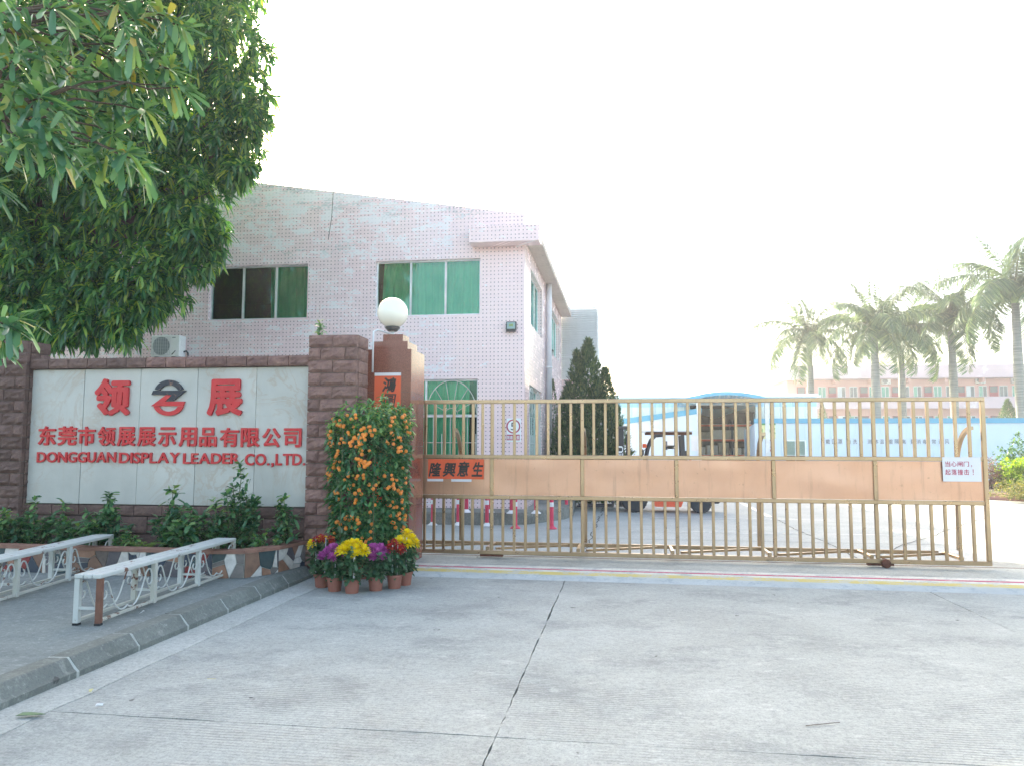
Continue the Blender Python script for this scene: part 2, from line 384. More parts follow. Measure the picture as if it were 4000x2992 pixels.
def leafmat(name, stops, trans=.45, rough=.35, tcol=(1.25, 1.3, .5), spec=.5):
    t = NT(name); at = t.new('ShaderNodeAttribute', attribute_name='rnd'); c = t.ramp(at.outputs['Fac'], stops)
    t.base(c); t.set(rough, spec=spec); tl = t.new('ShaderNodeBsdfTranslucent')
    mc = t.new('ShaderNodeMix', data_type='RGBA', blend_type='MULTIPLY'); mc.inputs[0].default_value = 1.0; t.lk(c, mc.inputs[6]); mc.inputs[7].default_value = (*tcol, 1); t.lk(mc.outputs[2], tl.inputs[0])
    mx = t.new('ShaderNodeMixShader'); mx.inputs[0].default_value = trans
    t.lk(t.p.outputs[0], mx.inputs[1]); t.lk(tl.outputs[0], mx.inputs[2]); t.lk(mx.outputs[0], t.out.inputs[0]); return t.m
M['mango'] = leafmat('mango_leaf', ((0, lin(50,96,66)), (.5, lin(82,130,84)), (.85, lin(122,168,92)), (.97, lin(168,188,92))), .4, .24, (1.2,1.4,.5), 1.0)
M['whorl'] = leafmat('whorled_leaf', ((0, lin(70,116,92)), (.5, lin(96,142,104)), (.85, lin(128,166,104)), (.96, lin(164,170,92)), (1, lin(180,152,70))), .35, .28, (1.1,1.2,.6), .7)
M['shrub'] = leafmat('shrub_leaf', ((0, lin(50,92,70)), (.5, lin(78,124,88)), (.85, lin(114,156,96)), (1, lin(152,174,102))), .3, .36)
M['citrus'] = leafmat('citrus_leaf', ((0, lin(50,104,74)), (.6, lin(82,138,90)), (1, lin(142,182,100))), .3, .26, spec=.8)
M['mum'] = leafmat('chrysanthemum_leaf', ((0, lin(40,78,58)), (1, lin(76,116,80))), .25, .5)
M['cypress'] = leafmat('juniper_foliage', ((0, lin(58,86,68)), (.6, lin(84,112,86)), (1, lin(124,142,98))), .3, .7)
M['palm'] = leafmat('palm_leaf', ((0, lin(74,102,86)), (.6, lin(104,130,104)), (.93, lin(140,152,106)), (1, lin(192,166,88))), .35, .4, (1.15,1.2,.7))
M['hedge'] = leafmat('hedge_leaf', ((0, lin(92,104,66)), (.6, lin(130,132,86)), (1, lin(166,150,104))), .35, .6)
M['lime'] = leafmat('lime_green_leaf', ((0, lin(100,138,44)), (.6, lin(150,178,56)), (1, lin(196,206,84))), .45, .5)
M['plum'] = leafmat('purple_leaf', ((0, lin(96,70,78)), (1, lin(150,116,118))), .3, .6)
M['bark'] = pm('bark', lin(84,72,62), .9, nscale=14, var=.3, bump=.6)
M['stem'] = pm('green_stem', lin(92,104,66), .8, nscale=20)

# ------------------------------------------------------------------ the setting
struct(MB().poly([(-400,-200,-.06),(400,-200,-.06),(400,600,-.06),(-400,600,-.06)]).build('ground', M['ground']))
def ragged(x0, y0, x1, y1, step=.06, amp=.004, seed=0):
    rg = random.Random(seed); n = max(2, int(math.hypot(x1-x0, y1-y0)/step)); nx, ny = -(y1-y0), (x1-x0); L = math.hypot(nx, ny); nx /= L; ny /= L
    out = []; a = 0.0
    for i in range(n):
        a = a*.72 + rg.uniform(-1,1)*amp; k = 0 if i == 0 else 1
        out.append((x0+(x1-x0)*i/n + nx*a*k, y0+(y1-y0)*i/n + ny*a*k))
    return out
drive = bpy.data.objects.new('driveway', None); COL.objects.link(drive); struct(drive)
GUT = -3.60; JX = (-.72, 3.4, 7.6); JY = (-8.0, 4.36, 9.50)
for i, (xa, xb) in enumerate(((GUT, JX[0]), (JX[0], JX[1]), (JX[1], JX[2]), (JX[2], 13.0))):
    for j, (ya, yb) in enumerate(((JY[0], JY[1]), (JY[1], JY[2]))):
        g = .0025; xl, xr, yl, yh = xa+g, xb-g, ya+.0045, yb-.0045
        sd = i*10+j
        pts = ragged(xl,yl,xr,yl,seed=sd+1)+ragged(xr,yl,xr,yh,seed=sd+2,amp=.005)+ragged(xr,yh,xl,yh,seed=sd+3,amp=.004)+ragged(xl,yh,xl,yl,seed=sd+4,amp=.005)
        MB().prism([(x,y,0) for x,y in reversed(pts)][::-1], (0,0,-.05)).build('slab', M['drive'], drive)
struct(MB().poly([(-3.7,-9,-.035),(13.2,-9,-.035),(13.2,10.0,-.035),(-3.7,10.0,-.035)]).build('joint_bed', M['darkgap']))
struct(MB().prism([(-3.90,-8,.004),(-3.40,-8,.004)]+[(x,y,.004) for x,y in ragged(-3.40,-8,-3.47,9.2,.09,.010,5)]+[(-3.90,9.2,.004)], (0,0,-.05)).build('gutter_strip', M['gutter']))
# pavement and its kerb stones
WZ = .12
struct(MB().prism([(-30,-8,WZ),(-4.02,-8,WZ),(-4.02,9.3,WZ),(-30,9.3,WZ)], (0,0,-.2)).build('pavement', M['walk']))
kerb = bpy.data.objects.new('kerb', None); COL.objects.link(kerb); struct(kerb)
yk = -7.6; i = 0
def kx(y): return -3.76 - .012*(y-4.3) 
while yk < 9.1:
    L = .70; a, b = yk+.014, min(yk+L-.014, 9.2); m = MB(); rg = random.Random(i)
    prof = [(-.001,-.04),(0,.045),(-.02,.062),(-.075,WZ+.012),(-.085,WZ+.018),(-.235,WZ+.014),(-.235,-.04)]
    for y in (a, b): m.v += [(kx(y)+px+rg.uniform(-.003,.003), y, pz+rg.uniform(-.003,.003)) for px,pz in prof]
    n = len(prof); m.f = [tuple(reversed(range(n))), tuple(range(n,2*n))] + [(k, (k+1)%n, n+(k+1)%n, n+k) for k in range(n)]
    m.build('kerb_stone', M['kerb'], kerb)
    m2 = MB(); ya, yb = b, min(b+.028, 9.2)
    for y in (ya, yb): m2.v += [(kx(y)+px-.004+rg.uniform(0,.006), y, pz-.003) for px,pz in prof]
    m2.f = [tuple(reversed(range(n))), tuple(range(n,2*n))] + [(k, (k+1)%n, n+(k+1)%n, n+k) for k in range(n)]
    if yb-ya > .01: m2.build('mortar_joint', M['mortar'], kerb)
    yk += L; i += 1
# gate threshold: low ramp with worn painted bands
th = bpy.data.objects.new('gate_threshold', None); COL.objects.link(th); struct(th)
def thz(y): return float(np.interp(y, [9.5, 9.60, 9.78, 10.05, 10.4, 11.6], [0.0, .035, .055, .064, .07, .07]))
def band(name, y0, y1, mat, dz=0.0):
    m = MB(); xs = np.arange(-3.2, 13.2, .4); ys = np.linspace(y0, y1, 4); base = 0
    for x in xs:
        sk = (x+2.8)*-.012
        for y in ys: m.v.append((x, y+sk*(1 if y<10.35 else 0), thz(y)+dz))
    for i in range(len(xs)-1):
        for j in range(3): a = i*4+j; m.f.append((a, a+4, a+5, a+1))
    return m.build(name, mat, th, True)
band('painted_band', 9.49, 9.66, M['th_blue']); band('painted_band', 9.66, 9.80, M['th_yellow'])
band('painted_band', 9.80, 9.915, M['th_white']); band('painted_band', 9.915, 10.0, M['th_red']); band('painted_band', 10.0, 10.15, M['th_white'])
band('rail_bed', 10.15, 11.6, M['th_concrete'])
MB().box(-3,13,10.95,10.985,.06,.0715).build('gate_rail', M['rust'], th)
struct(MB().poly([(-60,11.5,-.004),(90,11.5,-.004),(90,130,-.004),(-60,130,-.004)]).build('yard', M['yard']))
def strip(name, pts, w, mat, z, parent=None):
    m = MB(); P = [Vector((x,y,0)) for x,y in pts]
    for i,p in enumerate(P):
        d = (P[min(i+1,len(P)-1)]-P[max(i-1,0)]).normalized(); s = Vector((-d.y,d.x,0))*w/2*(1 if not isinstance(w,list) else 1)
        m.v += [(p.x+s.x,p.y+s.y,z),(p.x-s.x,p.y-s.y,z)]
    m.f = [(2*i,2*i+1,2*i+3,2*i+2) for i in range(len(P)-1)]
    return m.build(name, mat, parent)
yp = bpy.data.objects.new('yard_markings', None); COL.objects.link(yp); struct(yp)
for (x0,x1,y) in ((.1,.9,15.46),(1.1,2.2,15.47),(2.45,3.5,15.46),(3.75,5.3,15.45),(.6,1.5,18.42),(1.7,2.6,18.4),(2.7,4.5,18.4),(2.6,4.2,18.62),(.1,1.3,15.30),(1.6,3.3,15.29)):
    strip('painted_line', [(x0,y),(x1,y+.01)], .045, M['line'], .002, yp)
strip('painted_line', [(3.41,19.1),(3.45,24.3)], .14, M['line'], .002, yp)
for pts in ([(x,y) for x,y in ragged(-.62,11.7,-.58,24,.14,.035,9)], ragged(3.4,11.7,3.42,19,.14,.02,19), ragged(-.6,14.0,9.0,14.05,.3,.015,21), ragged(3.4,12.0,8.6,20,.3,.03,4)):
    strip('joint_line', pts, .022, M['darkgap'], .0015, yp)
# ------------------------------------------------------------------ rough stone blocks
_blk = {}
def rock(w, h, d, mat, seed, proud=.03, nx=5, nz=4):
    key = (round(w,3), round(h,3), round(d,3), mat.name, seed, proud)
    if key in _blk: return _blk[key]
    rg = random.Random(hash(key[:3])+seed*77); m = MB(); g = {}
    for i in range(nx+1):
        for j in range(nz+1):
            x, z = w*i/nx, h*j/nz; e = (i in (0,nx)) + (j in (0,nz))
            y = 0 if e else -proud*rg.uniform(.35,1.25)
            if not e: x += rg.uniform(-.25,.25)*w/nx; z += rg.uniform(-.25,.25)*h/nz
            if not e and j == 1: y -= proud*rg.uniform(0,.5)
            x = min(max(x, 0), w); z = min(max(z, 0), h)
            if e: x += (w/2-x)*.015*rg.uniform(0,1.6); z += (h/2-z)*.03*rg.uniform(0,1.6)
            g[i,j] = len(m.v); m.v.append((x,y,z))
    for i in range(nx):
        for j in range(nz): m.f.append((g[i,j],g[i+1,j],g[i+1,j+1],g[i,j+1]))
    n = len(m.v); m.v += [(0,d,0),(w,d,0),(w,d,h),(0,d,h)]
    m.f += [tuple([g[i,0] for i in range(nx,-1,-1)]+[n,n+1]), tuple([g[nx,j] for j in range(nz,-1,-1)]+[n+1,n+2]),
            tuple([g[i,nz] for i in range(nx+1)]+[n+2,n+3]), tuple([g[0,j] for j in range(nz+1)]+[n+3,n]), (n+3,n+2,n+1,n)]
    me = m.mesh('stone_block', mat); _blk[key] = me; return me
def courses(parent, x0, w, yf, z0, z1, n, side, depth, mat, nv=4, dside=None):
    """pillar facing: running bond on the front, blocks on the side towards +X"""
    ch = (z1-z0)/n; gp = .007
    for r in range(n):
        z = z0+r*ch
        cuts = [0, .5, 1] if (r % 2 == (n-1) % 2) else [0, .25, .75, 1]
        for a, b in zip(cuts, cuts[1:]):
            obj('stone_block', rock((b-a)*w-gp, ch-gp, depth, mat, random.randrange(nv)), parent, (x0+a*w+gp/2, yf, z+gp/2))
        if side:
            dc = [0, 1] if (r % 2) else [0, .45, 1]
            D = dside-depth-.012
            for a, b in zip(dc, dc[1:]):
                obj('stone_block', rock((b-a)*D-gp, ch-gp, depth, mat, random.randrange(nv), .016), parent, (x0+w, yf+depth+.012+a*D+gp/2, z+gp/2), (0,0,rad(90)))
for nm, x0, lab in (('stone_pillar', -3.99, 'rough red sandstone pillar at the right end of the marble sign'), ('stone_pillar', -8.65, 'shaded sandstone pillar at the left end of the marble sign')):
    t = thing(nm, lab, 'pillar', (x0+.325, 9.5, WZ), group='sandstone pillars of the sign wall')
    mt = M['stone'] if x0 > -5 else M['stone_dark']  # left pillar gets the copy with shade in its colour
    MB().box(x0+.02, x0+.63, 9.32, 9.71, WZ-.05, 3.0).build('mortar_core', M['smortar'], t)
    courses(t, x0, .65, 9.3, WZ-.02, 3.03, 18, True, .06, mt, 5, .43)
    MB().box(x0+.004, x0+.646, 9.304, 9.73, 3.0, 3.024).build('top_slab', mt, t)

# ------------------------------------------------------------------ sign wall
sign = thing('sign_wall', 'white marble company sign wall with red raised lettering and sandstone edging', 'sign', (-6.0, 9.5, WZ))
X0, X1 = -8.0, -3.99
MB().box(X0+.005, X1-.005, 9.47, 9.70, WZ-.04, 2.70).build('backing_wall', M['smortar'], sign)
zs0, zs1 = .84, 2.64
cutx = [onY(x, 1500, 9.42).x for x in (.5877*562, .5877*935, .5877*1315, .5877*1706)]
cutx = [X0+.004] + cutx + [X1-.004]
for a, b in zip(cutx, cutx[1:]):
    MB().cbox(a+.0025, b-.0025, 9.42+random.uniform(-.002,.002), 9.468, zs0+.002, zs1-.002, .003).build('marble_slab', M['marble'], sign)
nb = 14; wb = (X1-X0-.01)/nb
for i in range(nb):
    obj('cap_stone', rock(wb-.007, .135, .36, M['stone_dark'] if i < 6 else M['stone'], i % 5, .018), sign, (X0+.005+i*wb, 9.355, 2.645))  # left caps use the same shaded stone colour
nb = 10; wb = (X1-X0-.01)/nb
for r, (za, hh) in enumerate(((.70,.135),(.47,.222),(.24,.222),(.10,.133))):
    for i in range(nb + (r % 2)):
        xa = X0+.005+(i-(.5 if r % 2 else 0))*wb; xb = xa+wb; xa = max(xa, X0+.005); xb = min(xb, X1-.005)
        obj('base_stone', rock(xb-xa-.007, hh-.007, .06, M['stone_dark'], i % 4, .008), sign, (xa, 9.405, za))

# ------------------------------------------------------------------ lettering
_glyph = {}
def glyph(ch, bold=0.0, shear=0.0):
    key = (ch, bold, shear)
    if key in _glyph: return _glyph[key]
    cu = bpy.data.curves.new('glyph', 'FONT'); cu.body = ch; cu.size = 1.0; cu.extrude = .5; cu.resolution_u = 3; cu.shear = shear
    o = bpy.data.objects.new('glyph', cu); COL.objects.link(o)
    dg = bpy.context.evaluated_depsgraph_get(); dg.update(); me = bpy.data.meshes.new_from_object(o.evaluated_get(dg))
    V = np.array([v.co[:] for v in me.vertices]); F = [tuple(p.vertices) for p in me.polygons]
    bpy.data.objects.remove(o); bpy.data.curves.remove(cu); bpy.data.meshes.remove(me)
    vv, ff = [V], list(F)
    if bold:
        for k in range(8):
            a = k*math.pi/4; W = V.copy(); W[:,0] += bold*math.cos(a); W[:,1] += bold*math.sin(a); W[:,2] *= 1-.012*(k+1)
            off = sum(len(q) for q in vv); vv.append(W); ff += [tuple(i+off for i in f) for f in F]
    V = np.vstack(vv); _glyph[key] = (V, ff); return _glyph[key]
def place_text(chs, name, mat, parent, x0, x1, z0, z1, y, depth, bold=0.0, shear=0.0, facing='-y', whole=True, axis=None):
    """fit the text into the box x0..x1, z0..z1 on the plane y; 'whole' keeps it one mesh"""
    V, F = glyph(chs, bold, shear); lo, hi = V.min(0), V.max(0)
    sx, sz = (x1-x0)/(hi[0]-lo[0]), (z1-z0)/(hi[1]-lo[1])
    W = np.empty_like(V); W[:,0] = x0+(V[:,0]-lo[0])*sx; W[:,2] = z0+(V[:,1]-lo[1])*sz; W[:,1] = y-depth*(V[:,2]-lo[2])/(hi[2]-lo[2])
    me = bpy.data.meshes.new(name); me.from_pydata(W.tolist(), [], F); me.update(); me.materials.append(mat)
    return obj(name, me, parent)
def zrect(z, x0, y0, x1, y1, s, Y):     # photo rectangle -> x0,x1,z0,z1 on plane Y
    a = onY(z[0]+x0*s, z[1]+(y0+y1)/2*s, Y); b = onY(z[0]+x1*s, z[1]+(y0+y1)/2*s, Y); c = onY(z[0]+(x0+x1)/2*s, z[1]+y0*s, Y); d = onY(z[0]+(x0+x1)/2*s, z[1]+y1*s, Y)
    return a.x, b.x, d.z, c.z
Z3 = (0, 1300); S3 = .5877; LY = 9.42
for ch, r in (('领', (637,305,872,550)), ('展', (1385,308,1618,550))):
    place_text(ch, 'letter', M['letter'], sign, *zrect(Z3, *r, S3, LY), LY-.002, .035, .038)
row = '东莞市领展展示用品有限公司'
xs = [262,392,525,655,785,920,1057,1195,1330,1467,1605,1748,1890]; xe = [378,515,638,772,905,1040,1175,1313,1445,1592,1730,1868,2008]
for i, ch in enumerate(row):
    yt = 618 + 14*i/12; place_text(ch, 'letter', M['letter'], sign, *zrect(Z3, xs[i], yt, xe[i], yt+128, S3, LY), LY-.002, .026, .026)
for wtxt, xa, xb, ya, yb in (('DONGGUAN',252,776,787,857),('DISPLAY',797,1200,790,862),('LEADER',1222,1595,795,866),('CO.,LTD.',1632,2032,798,884)):
    tmp = []
    V, F = glyph(wtxt, .0, 0); lo, hi = V.min(0), V.max(0)
    # one raised letter at a time, spaced as in the whole word
    adv = 0.0; parts = []
    for c in wtxt:
        Vc, _ = glyph(c, .022, 0); parts.append((c, Vc.min(0), Vc.max(0)))
    caps = max(p[2][1] for p in parts); gap = .06; gaps = [gap*(2.2 if c in '.,' else 1) for c in wtxt]
    tot = sum(p[2][0]-p[1][0] for p in parts) + sum(gaps[:-1]); base = 0.0
    sx = (xb-xa)/tot; sy = (yb-ya-(8 if ',' in wtxt else 0))/(caps+.02); cur = xa
    for gi, (c, l, h) in enumerate(parts):
        wd = (h[0]-l[0])*sx; ytop = (yb-(8 if ',' in wtxt else 0))-h[1]*sy; ybot = (yb-(8 if ',' in wtxt else 0))-l[1]*sy
        place_text(c, 'letter', M['letter'], sign, *zrect(Z3, cur, ytop, cur+wd, ybot, S3, LY), LY-.002, .024, .022); cur += wd+gaps[gi]*sx
# emblem between the two large characters: dark arc and bar above, red bar and arc below
def lz(x, y): p = onY(Z3[0]+x*S3, Z3[1]+y*S3, LY-.002); return (p.x, p.y, p.z)
def arc(cx, cy, rx, ry, a0, a1, n=22): return [(cx+rx*math.cos(rad(a0+(a1-a0)*i/n)), cy-ry*math.sin(rad(a0+(a1-a0)*i/n))) for i in range(n+1)]
top = arc(1130,420,103,106,156,24); inn = arc(1130,420,72,72,31,149)
MB().prism([lz(*p) for p in top+inn], (0,-.03,0)).build('emblem_arc', M['logo_dark'], sign)
MB().prism([lz(*p) for p in ((1027,384),(1243,384),(1160,452),(1114,452),(1150,412),(1014,412))], (0,-.03,0)).build('emblem_bar', M['logo_dark'], sign)
MB().prism([lz(*p) for p in ((1108,414),(1150,414),(1102,456),(1234,456),(1224,486),(1010,486))], (0,-.027,0)).build('emblem_bar', M['letter'], sign)
low = arc(1130,455,103,95,-24,-156); inn2 = arc(1130,462,70,60,-149,-31)
low = arc(1126,470,100,80,-12,-168); inn2 = arc(1126,474,66,48,-163,-17)
MB().prism([lz(*p) for p in low+inn2], (0,-.03,0)).build('emblem_arc', M['letter'], sign)

# ------------------------------------------------------------------ granite pillar, globe lamp, conduit, scroll
gp = thing('granite_pillar', 'polished red granite gate pillar with stepped top', 'pillar', (-3.17, 10.3, 0))
gx0, gx1, gy0, gy1 = -3.52, -2.82, 9.97, 10.66
zc = [.0, .82, 1.62, 2.34, 2.92]
MB().box(gx0+.02, gx1-.02, gy0+.02, gy1-.02, 0, 2.9).build('core', M['smortar'], gp)
for za, zb in zip(zc, zc[1:]):
    MB().cbox(gx0, gx1, gy0, gy0+.02, za+.0012, zb-.0012, .002).build('granite_panel', M['granite'], gp)
    MB().cbox(gx1-.02, gx1+.0005, gy0+.0205, gy1, za+.0012, zb-.0012, .002).build('granite_panel', M['granite'], gp)
    MB().cbox(gx0-.0005, gx0+.02, gy0+.0205, gy1, za+.0012, zb-.0012, .002).build('granite_panel', M['granite'], gp)
MB().cbox(gx0+.004, gx1-.004, gy0+.004, gy1-.004, 2.9, 2.9195, .002).build('top_slab', M['granite'], gp)
MB().cbox(-3.39, -2.9, 10.06, 10.55, 2.9197, 3.04, .003).build('step', M['granite'], gp)
MB().cbox(-3.28, -2.995, 10.155, 10.46, 3.0402, 3.15, .003).build('step', M['granite'], gp)
M['opal'] = pm('opal_glass', lin(240,236,222), .22, var=.02, nscale=2, bump=0, rnd=0)
M['darkmetal'] = pm('dark_metal', lin(70,72,74), .45, .5, nscale=12, bump=.05)
lamp = thing('globe_lamp', 'round opal globe lamp on top of the granite pillar', 'lamp', (-3.17, 10.3, 3.15))
gc = Vector((-3.19, 10.3, 3.475)); R = .215
MB().lathe([(max(.002,R*math.cos(a)), R*math.sin(a)) for a in np.linspace(-1.25, 1.5707, 22)], 32, gc).build('globe', M['opal'], lamp, True)
MB().lathe([(.10,-.225),(.105,-.205),(.09,-.196),(.085,-.19)], 24, gc).build('collar', M['darkmetal'], lamp, True)
MB().lathe([(.065,-.262),(.095,-.226)], 20, gc).build('flange', M['darkmetal'], lamp, True)
MB().lathe([(.026,-.325),(.026,-.262)], 14, gc).build('stem', M['alu'], lamp, True)
M['pvc'] = pm('white_plastic', lin(214,216,220), .45, var=.05, nscale=6, bump=.02)
cd = MB().tube([(-3.32,9.86,2.6),(-3.32,9.86,3.02),(-3.32,9.87,3.15),(-3.28,9.93,3.18),(-3.2,10.22,3.17)], .013, 8).build('conduit_pipe', M['pvc'], None, True)
tag(cd, 'thin white conduit pipe running up to the globe lamp', 'pipe')
M['paper_o'] = pm('orange_red_paper', lin(232,98,58), .7, var=.06, nscale=3, bump=.05, rnd=0)
M['paper_w'] = pm('white_paper', lin(222,222,224), .7, var=.04, nscale=4, bump=.03, rnd=0)
M['ink'] = pm('black_ink', lin(44,40,38), .6, var=.1, nscale=10, bump=0, rnd=0)
M['redink'] = pm('red_print', lin(176,44,82), .6, var=.05, nscale=10, bump=0, rnd=0)
M['navy'] = pm('navy_print', lin(40,52,72), .6, var=.05, nscale=10, bump=0, rnd=0)
Z6 = (1100,1100); S6 = .3625
sc = thing('couplet_scroll', 'orange paper scroll with black brush writing on the granite pillar', 'scroll', (-3.15, 9.97, .9))
a = zrect(Z6, 1003, 985, 1288, 1018, S6, gy0)
MB().box(a[0], a[1], gy0-.006, gy0-.0015, a[2]-1.75, a[3]-.04).build('paper', M['paper_o'], sc)
MB().box(a[0]+.001, a[1]-.001, gy0-.0065, gy0-.001, a[3]-.039, a[3]+.002).build('top_strip', M['paper_w'], sc)
ZK = (1200,1450); SK = .24166
b = zrect(ZK, 1215, 100, 1440, 335, SK, gy0); place_text('鴻', 'brush_character', M['ink'], sc, *b, gy0-.0062, .0015, .03, .18)
b = zrect(ZK, 1225, 365, 1440, 590, SK, gy0); place_text('圖', 'brush_character', M['ink'], sc, *b, gy0-.0062, .0015, .015, .18)

# ------------------------------------------------------------------ planter with crazy paving
pl = thing('planter', 'low planter wall faced with crazy paving and a brown coping', 'planter', (-5.6, 8.4, WZ))
ppts = [Vector((-11.5,8.42,0)), Vector((-4.62,8.26,0)), Vector((-4.28,8.34,0)), Vector((-4.05,8.72,0)), Vector((-3.96,9.27,0))]
ph = .275
M['coping'] = pm('brown_coping', lin(136,98,84), .6, var=.2, nscale=8, bump=.2)
PCOL = [lin(118,112,108), lin(104,92,86), lin(206,202,196), lin(132,52,50), lin(60,78,80), lin(150,112,92), lin(92,88,92), lin(196,190,182), lin(56,66,78), lin(126,96,80)]
pmats = [pm('paving_piece', c, .5, var=.2, nscale=14, bump=.15) for c in PCOL]
def clip(poly, p, n):
    out = []
    for i in range(len(poly)):
        a, b = poly[i], poly[(i+1) % len(poly)]; da = (a[0]-p[0])*n[0]+(a[1]-p[1])*n[1]; db = (b[0]-p[0])*n[0]+(b[1]-p[1])*n[1]
        if da <= 0: out.append(a)
        if (da < 0 < db) or (db < 0 < da): s = da/(da-db); out.append((a[0]+(b[0]-a[0])*s, a[1]+(b[1]-a[1])*s))
    return out
for i, (A, B) in enumerate(zip(ppts, ppts[1:])):
    d = (B-A); L = d.length; d = d.normalized(); nrm = Vector((d.y, -d.x, 0))
    inn = -nrm*.10
    m = MB(); m.prism([A+Vector((0,0,WZ-.03)), B+Vector((0,0,WZ-.03)), B+Vector((0,0,WZ+ph)), A+Vector((0,0,WZ+ph))], inn); m.build('wall_core', M['mortar'], pl)
    c = MB(); u0 = A-d*.01+nrm*.025; u1 = B+d*.01+nrm*.025; zc0, zc1 = WZ+ph+.0005+.0007*i, WZ+ph+.038+.0007*i
    c.prism([u0+Vector((0,0,zc0)), u1+Vector((0,0,zc0)), u1+Vector((0,0,zc1)), u0+Vector((0,0,zc1))], -nrm*.17); c.build('coping', M['coping'], pl)
    rg = random.Random(50+i); vis0 = max(0.0, L-5.2) if i == 0 else 0.0
    ns = max(4, int((L-vis0)*ph/.014)); S = [(rg.uniform(vis0, L), rg.uniform(0, ph)) for _ in range(ns)]
    for k, sp in enumerate(S):
        poly = [(vis0+.003,.003),(L-.003,.003),(L-.003,ph-.003),(vis0+.003,ph-.003)]
        for q in S:
            if q is sp: continue
            n2 = (q[0]-sp[0], q[1]-sp[1]); ln = math.hypot(*n2) or 1e-6; n2 = (n2[0]/ln, n2[1]/ln)
            mid = ((q[0]+sp[0])/2-n2[0]*.004, (q[1]+sp[1])/2-n2[1]*.004); poly = clip(poly, mid, n2)
            if len(poly) < 3: break
        if len(poly) < 3: continue
        P3 = [A+d*x+Vector((0,0,WZ+z))+nrm*.001 for x, z in poly]
        MB().prism(P3, nrm*rg.uniform(.007,.012)).build('paving_piece', pmats[rg.randrange(len(pmats))], pl)
MB().prism([(-11.4,8.5,WZ+.2),(-4.6,8.35,WZ+.2),(-4.35,8.42,WZ+.2),(-4.15,8.75,WZ+.2),(-4.05,9.3,WZ+.2),(-4.05,9.395,WZ+.2),(-11.4,9.395,WZ+.2)], (0,0,-.15)).build('soil', M['earth'], pl)

# ------------------------------------------------------------------ benches
def rusty(name, col):
    t = NT(name); v = t.coord('Object'); n = t.noise(v, 9, 7, .72); big = t.noise(v, 2.3, 3)
    f = t.ramp(t.math('ADD', t.math('MULTIPLY', n, .65), t.math('MULTIPLY', big, .35)), ((.585, 0.0), (.60, 1.0)))
    c = t.ramp(t.noise(v, 5, 4), ((.3, tuple(x*.85 for x in col[:3])+(1,)), (.7, col)))
    c = t.mix(f, c, lin(112,74,60)); g = t.noise(v, 16, 5, .7); c = t.mix(t.ramp(g, ((.62,0.0),(.75,.5))), c, lin(140,132,112))
    t.base(c); t.set(.5); t.bump(n, .25, .004); return t.m
M['bench'] = rusty('chipped_white_paint', lin(198,202,198)); M['bench_rust'] = rusty('chipped_paint', lin(192,192,182))
M['rustp'] = pm('bare_rusty_steel', lin(116,80,66), .8, nscale=12, var=.2, bump=.3)
M['rubber'] = pm('black_rubber', lin(36,38,40), .8, bump=.05)
def spiral(cx, cz, r0, r1, a0, a1, n=14): return [(cx+(r0+(r1-r0)*i/n)*math.cos(a0+(a1-a0)*i/n), cz+(r0+(r1-r0)*i/n)*math.sin(a0+(a1-a0)*i/n)) for i in range(n+1)]
def smooth(pts, n=4):
    out = []; q = [pts[0]]+list(pts)+[pts[-1]]
    for i in range(1, len(q)-2):
        a, b, c, d = [np.array(z) for z in q[i-1:i+3]]
        for k in range(n): t = k/n; out.append(tuple(.5*((2*b)+(c-a)*t+(2*a-5*b+4*c-d)*t*t+(3*b-a-3*c+d)*t**3)))
    return out+[tuple(pts[-1])]
def bench(label, p0, p1, nb, first_rust):
    """p0 near end, p1 far end (centre line); posts at bay ends, scrolls in each bay"""
    d = p1-p0; L = d.length; rz = math.atan2(d.y, d.x); t = thing('bench', label, 'bench', p0, rz, 'long white metal benches on the pavement')
    W = .235; Hh = .42; pw = .045
    def add(name, mb, mat, sm=False): return obj(name, mb.mesh(name, mat, sm), t, local=True)
    for k in range(3):
        y = (k-1)*(W/3); add('seat_slat', MB().cbox(-.01, L+.01, y-W/6+.003, y+W/6-.003, Hh-.035, Hh, .006), M['bench'])
    for i in range(nb+1):
        x = L*i/nb; x = min(max(x, pw/2), L-pw/2)
        for s in (-1,1):
            mt = M['rustp'] if (i == 0 and s == -1 and first_rust) else (M['bench_rust'] if i % 2 else M['bench'])
            leg = add('leg', MB().cbox(x-pw/2, x+pw/2, s*(W/2-pw/2)-pw/2, s*(W/2-pw/2)+pw/2, .018, Hh-.0352, .003), mt)
            if i in (0, nb): 
                f = obj('foot_cap', MB().cbox(x-pw/2-.002, x+pw/2+.002, s*(W/2-pw/2)-pw/2-.002, s*(W/2-pw/2)+pw/2+.002, 0, .0178, .002).mesh('foot_cap', M['rubber']), leg, local=True)
        add('cross_rail', MB().bar((x,-W/2+pw,.14),(x,W/2-pw,.14),.03,.02), M['bench'])
    for s in (-1,1):
        y = s*(W/2-pw/2)
        for i in range(nb):
            xa = L*i/nb+pw*.8; xb = L*(i+1)/nb-pw*.8; w = xb-xa
            add('bottom_rail', MB().cbox(xa-.012, xb+.012, y-.016, y+.016, .028, .05, .002), M['bench_rust'])
            cu_ = spiral(xa+.055, .245, .022, .05, rad(60), rad(-180), 9)            # curl, then over the top and down
            pts = smooth(cu_ + [(xa+.012,.30),(xa+.045,.345),(xa+.095,.335),(xa+.14,.26),(xa+.19,.165),(xa+.245,.10),(xa+w*.38,.068),(xa+w*.45,.068),(xa+w*.5,.086)], 3)
            lft = [(px,y,pz) for px,pz in pts]; rgt = [(xa+xb-px,y,pz) for px,pz in reversed(pts)]
            add('scroll', MB().tube(lft+rgt[1:], .0075, 6), M['bench'], True)
    return t
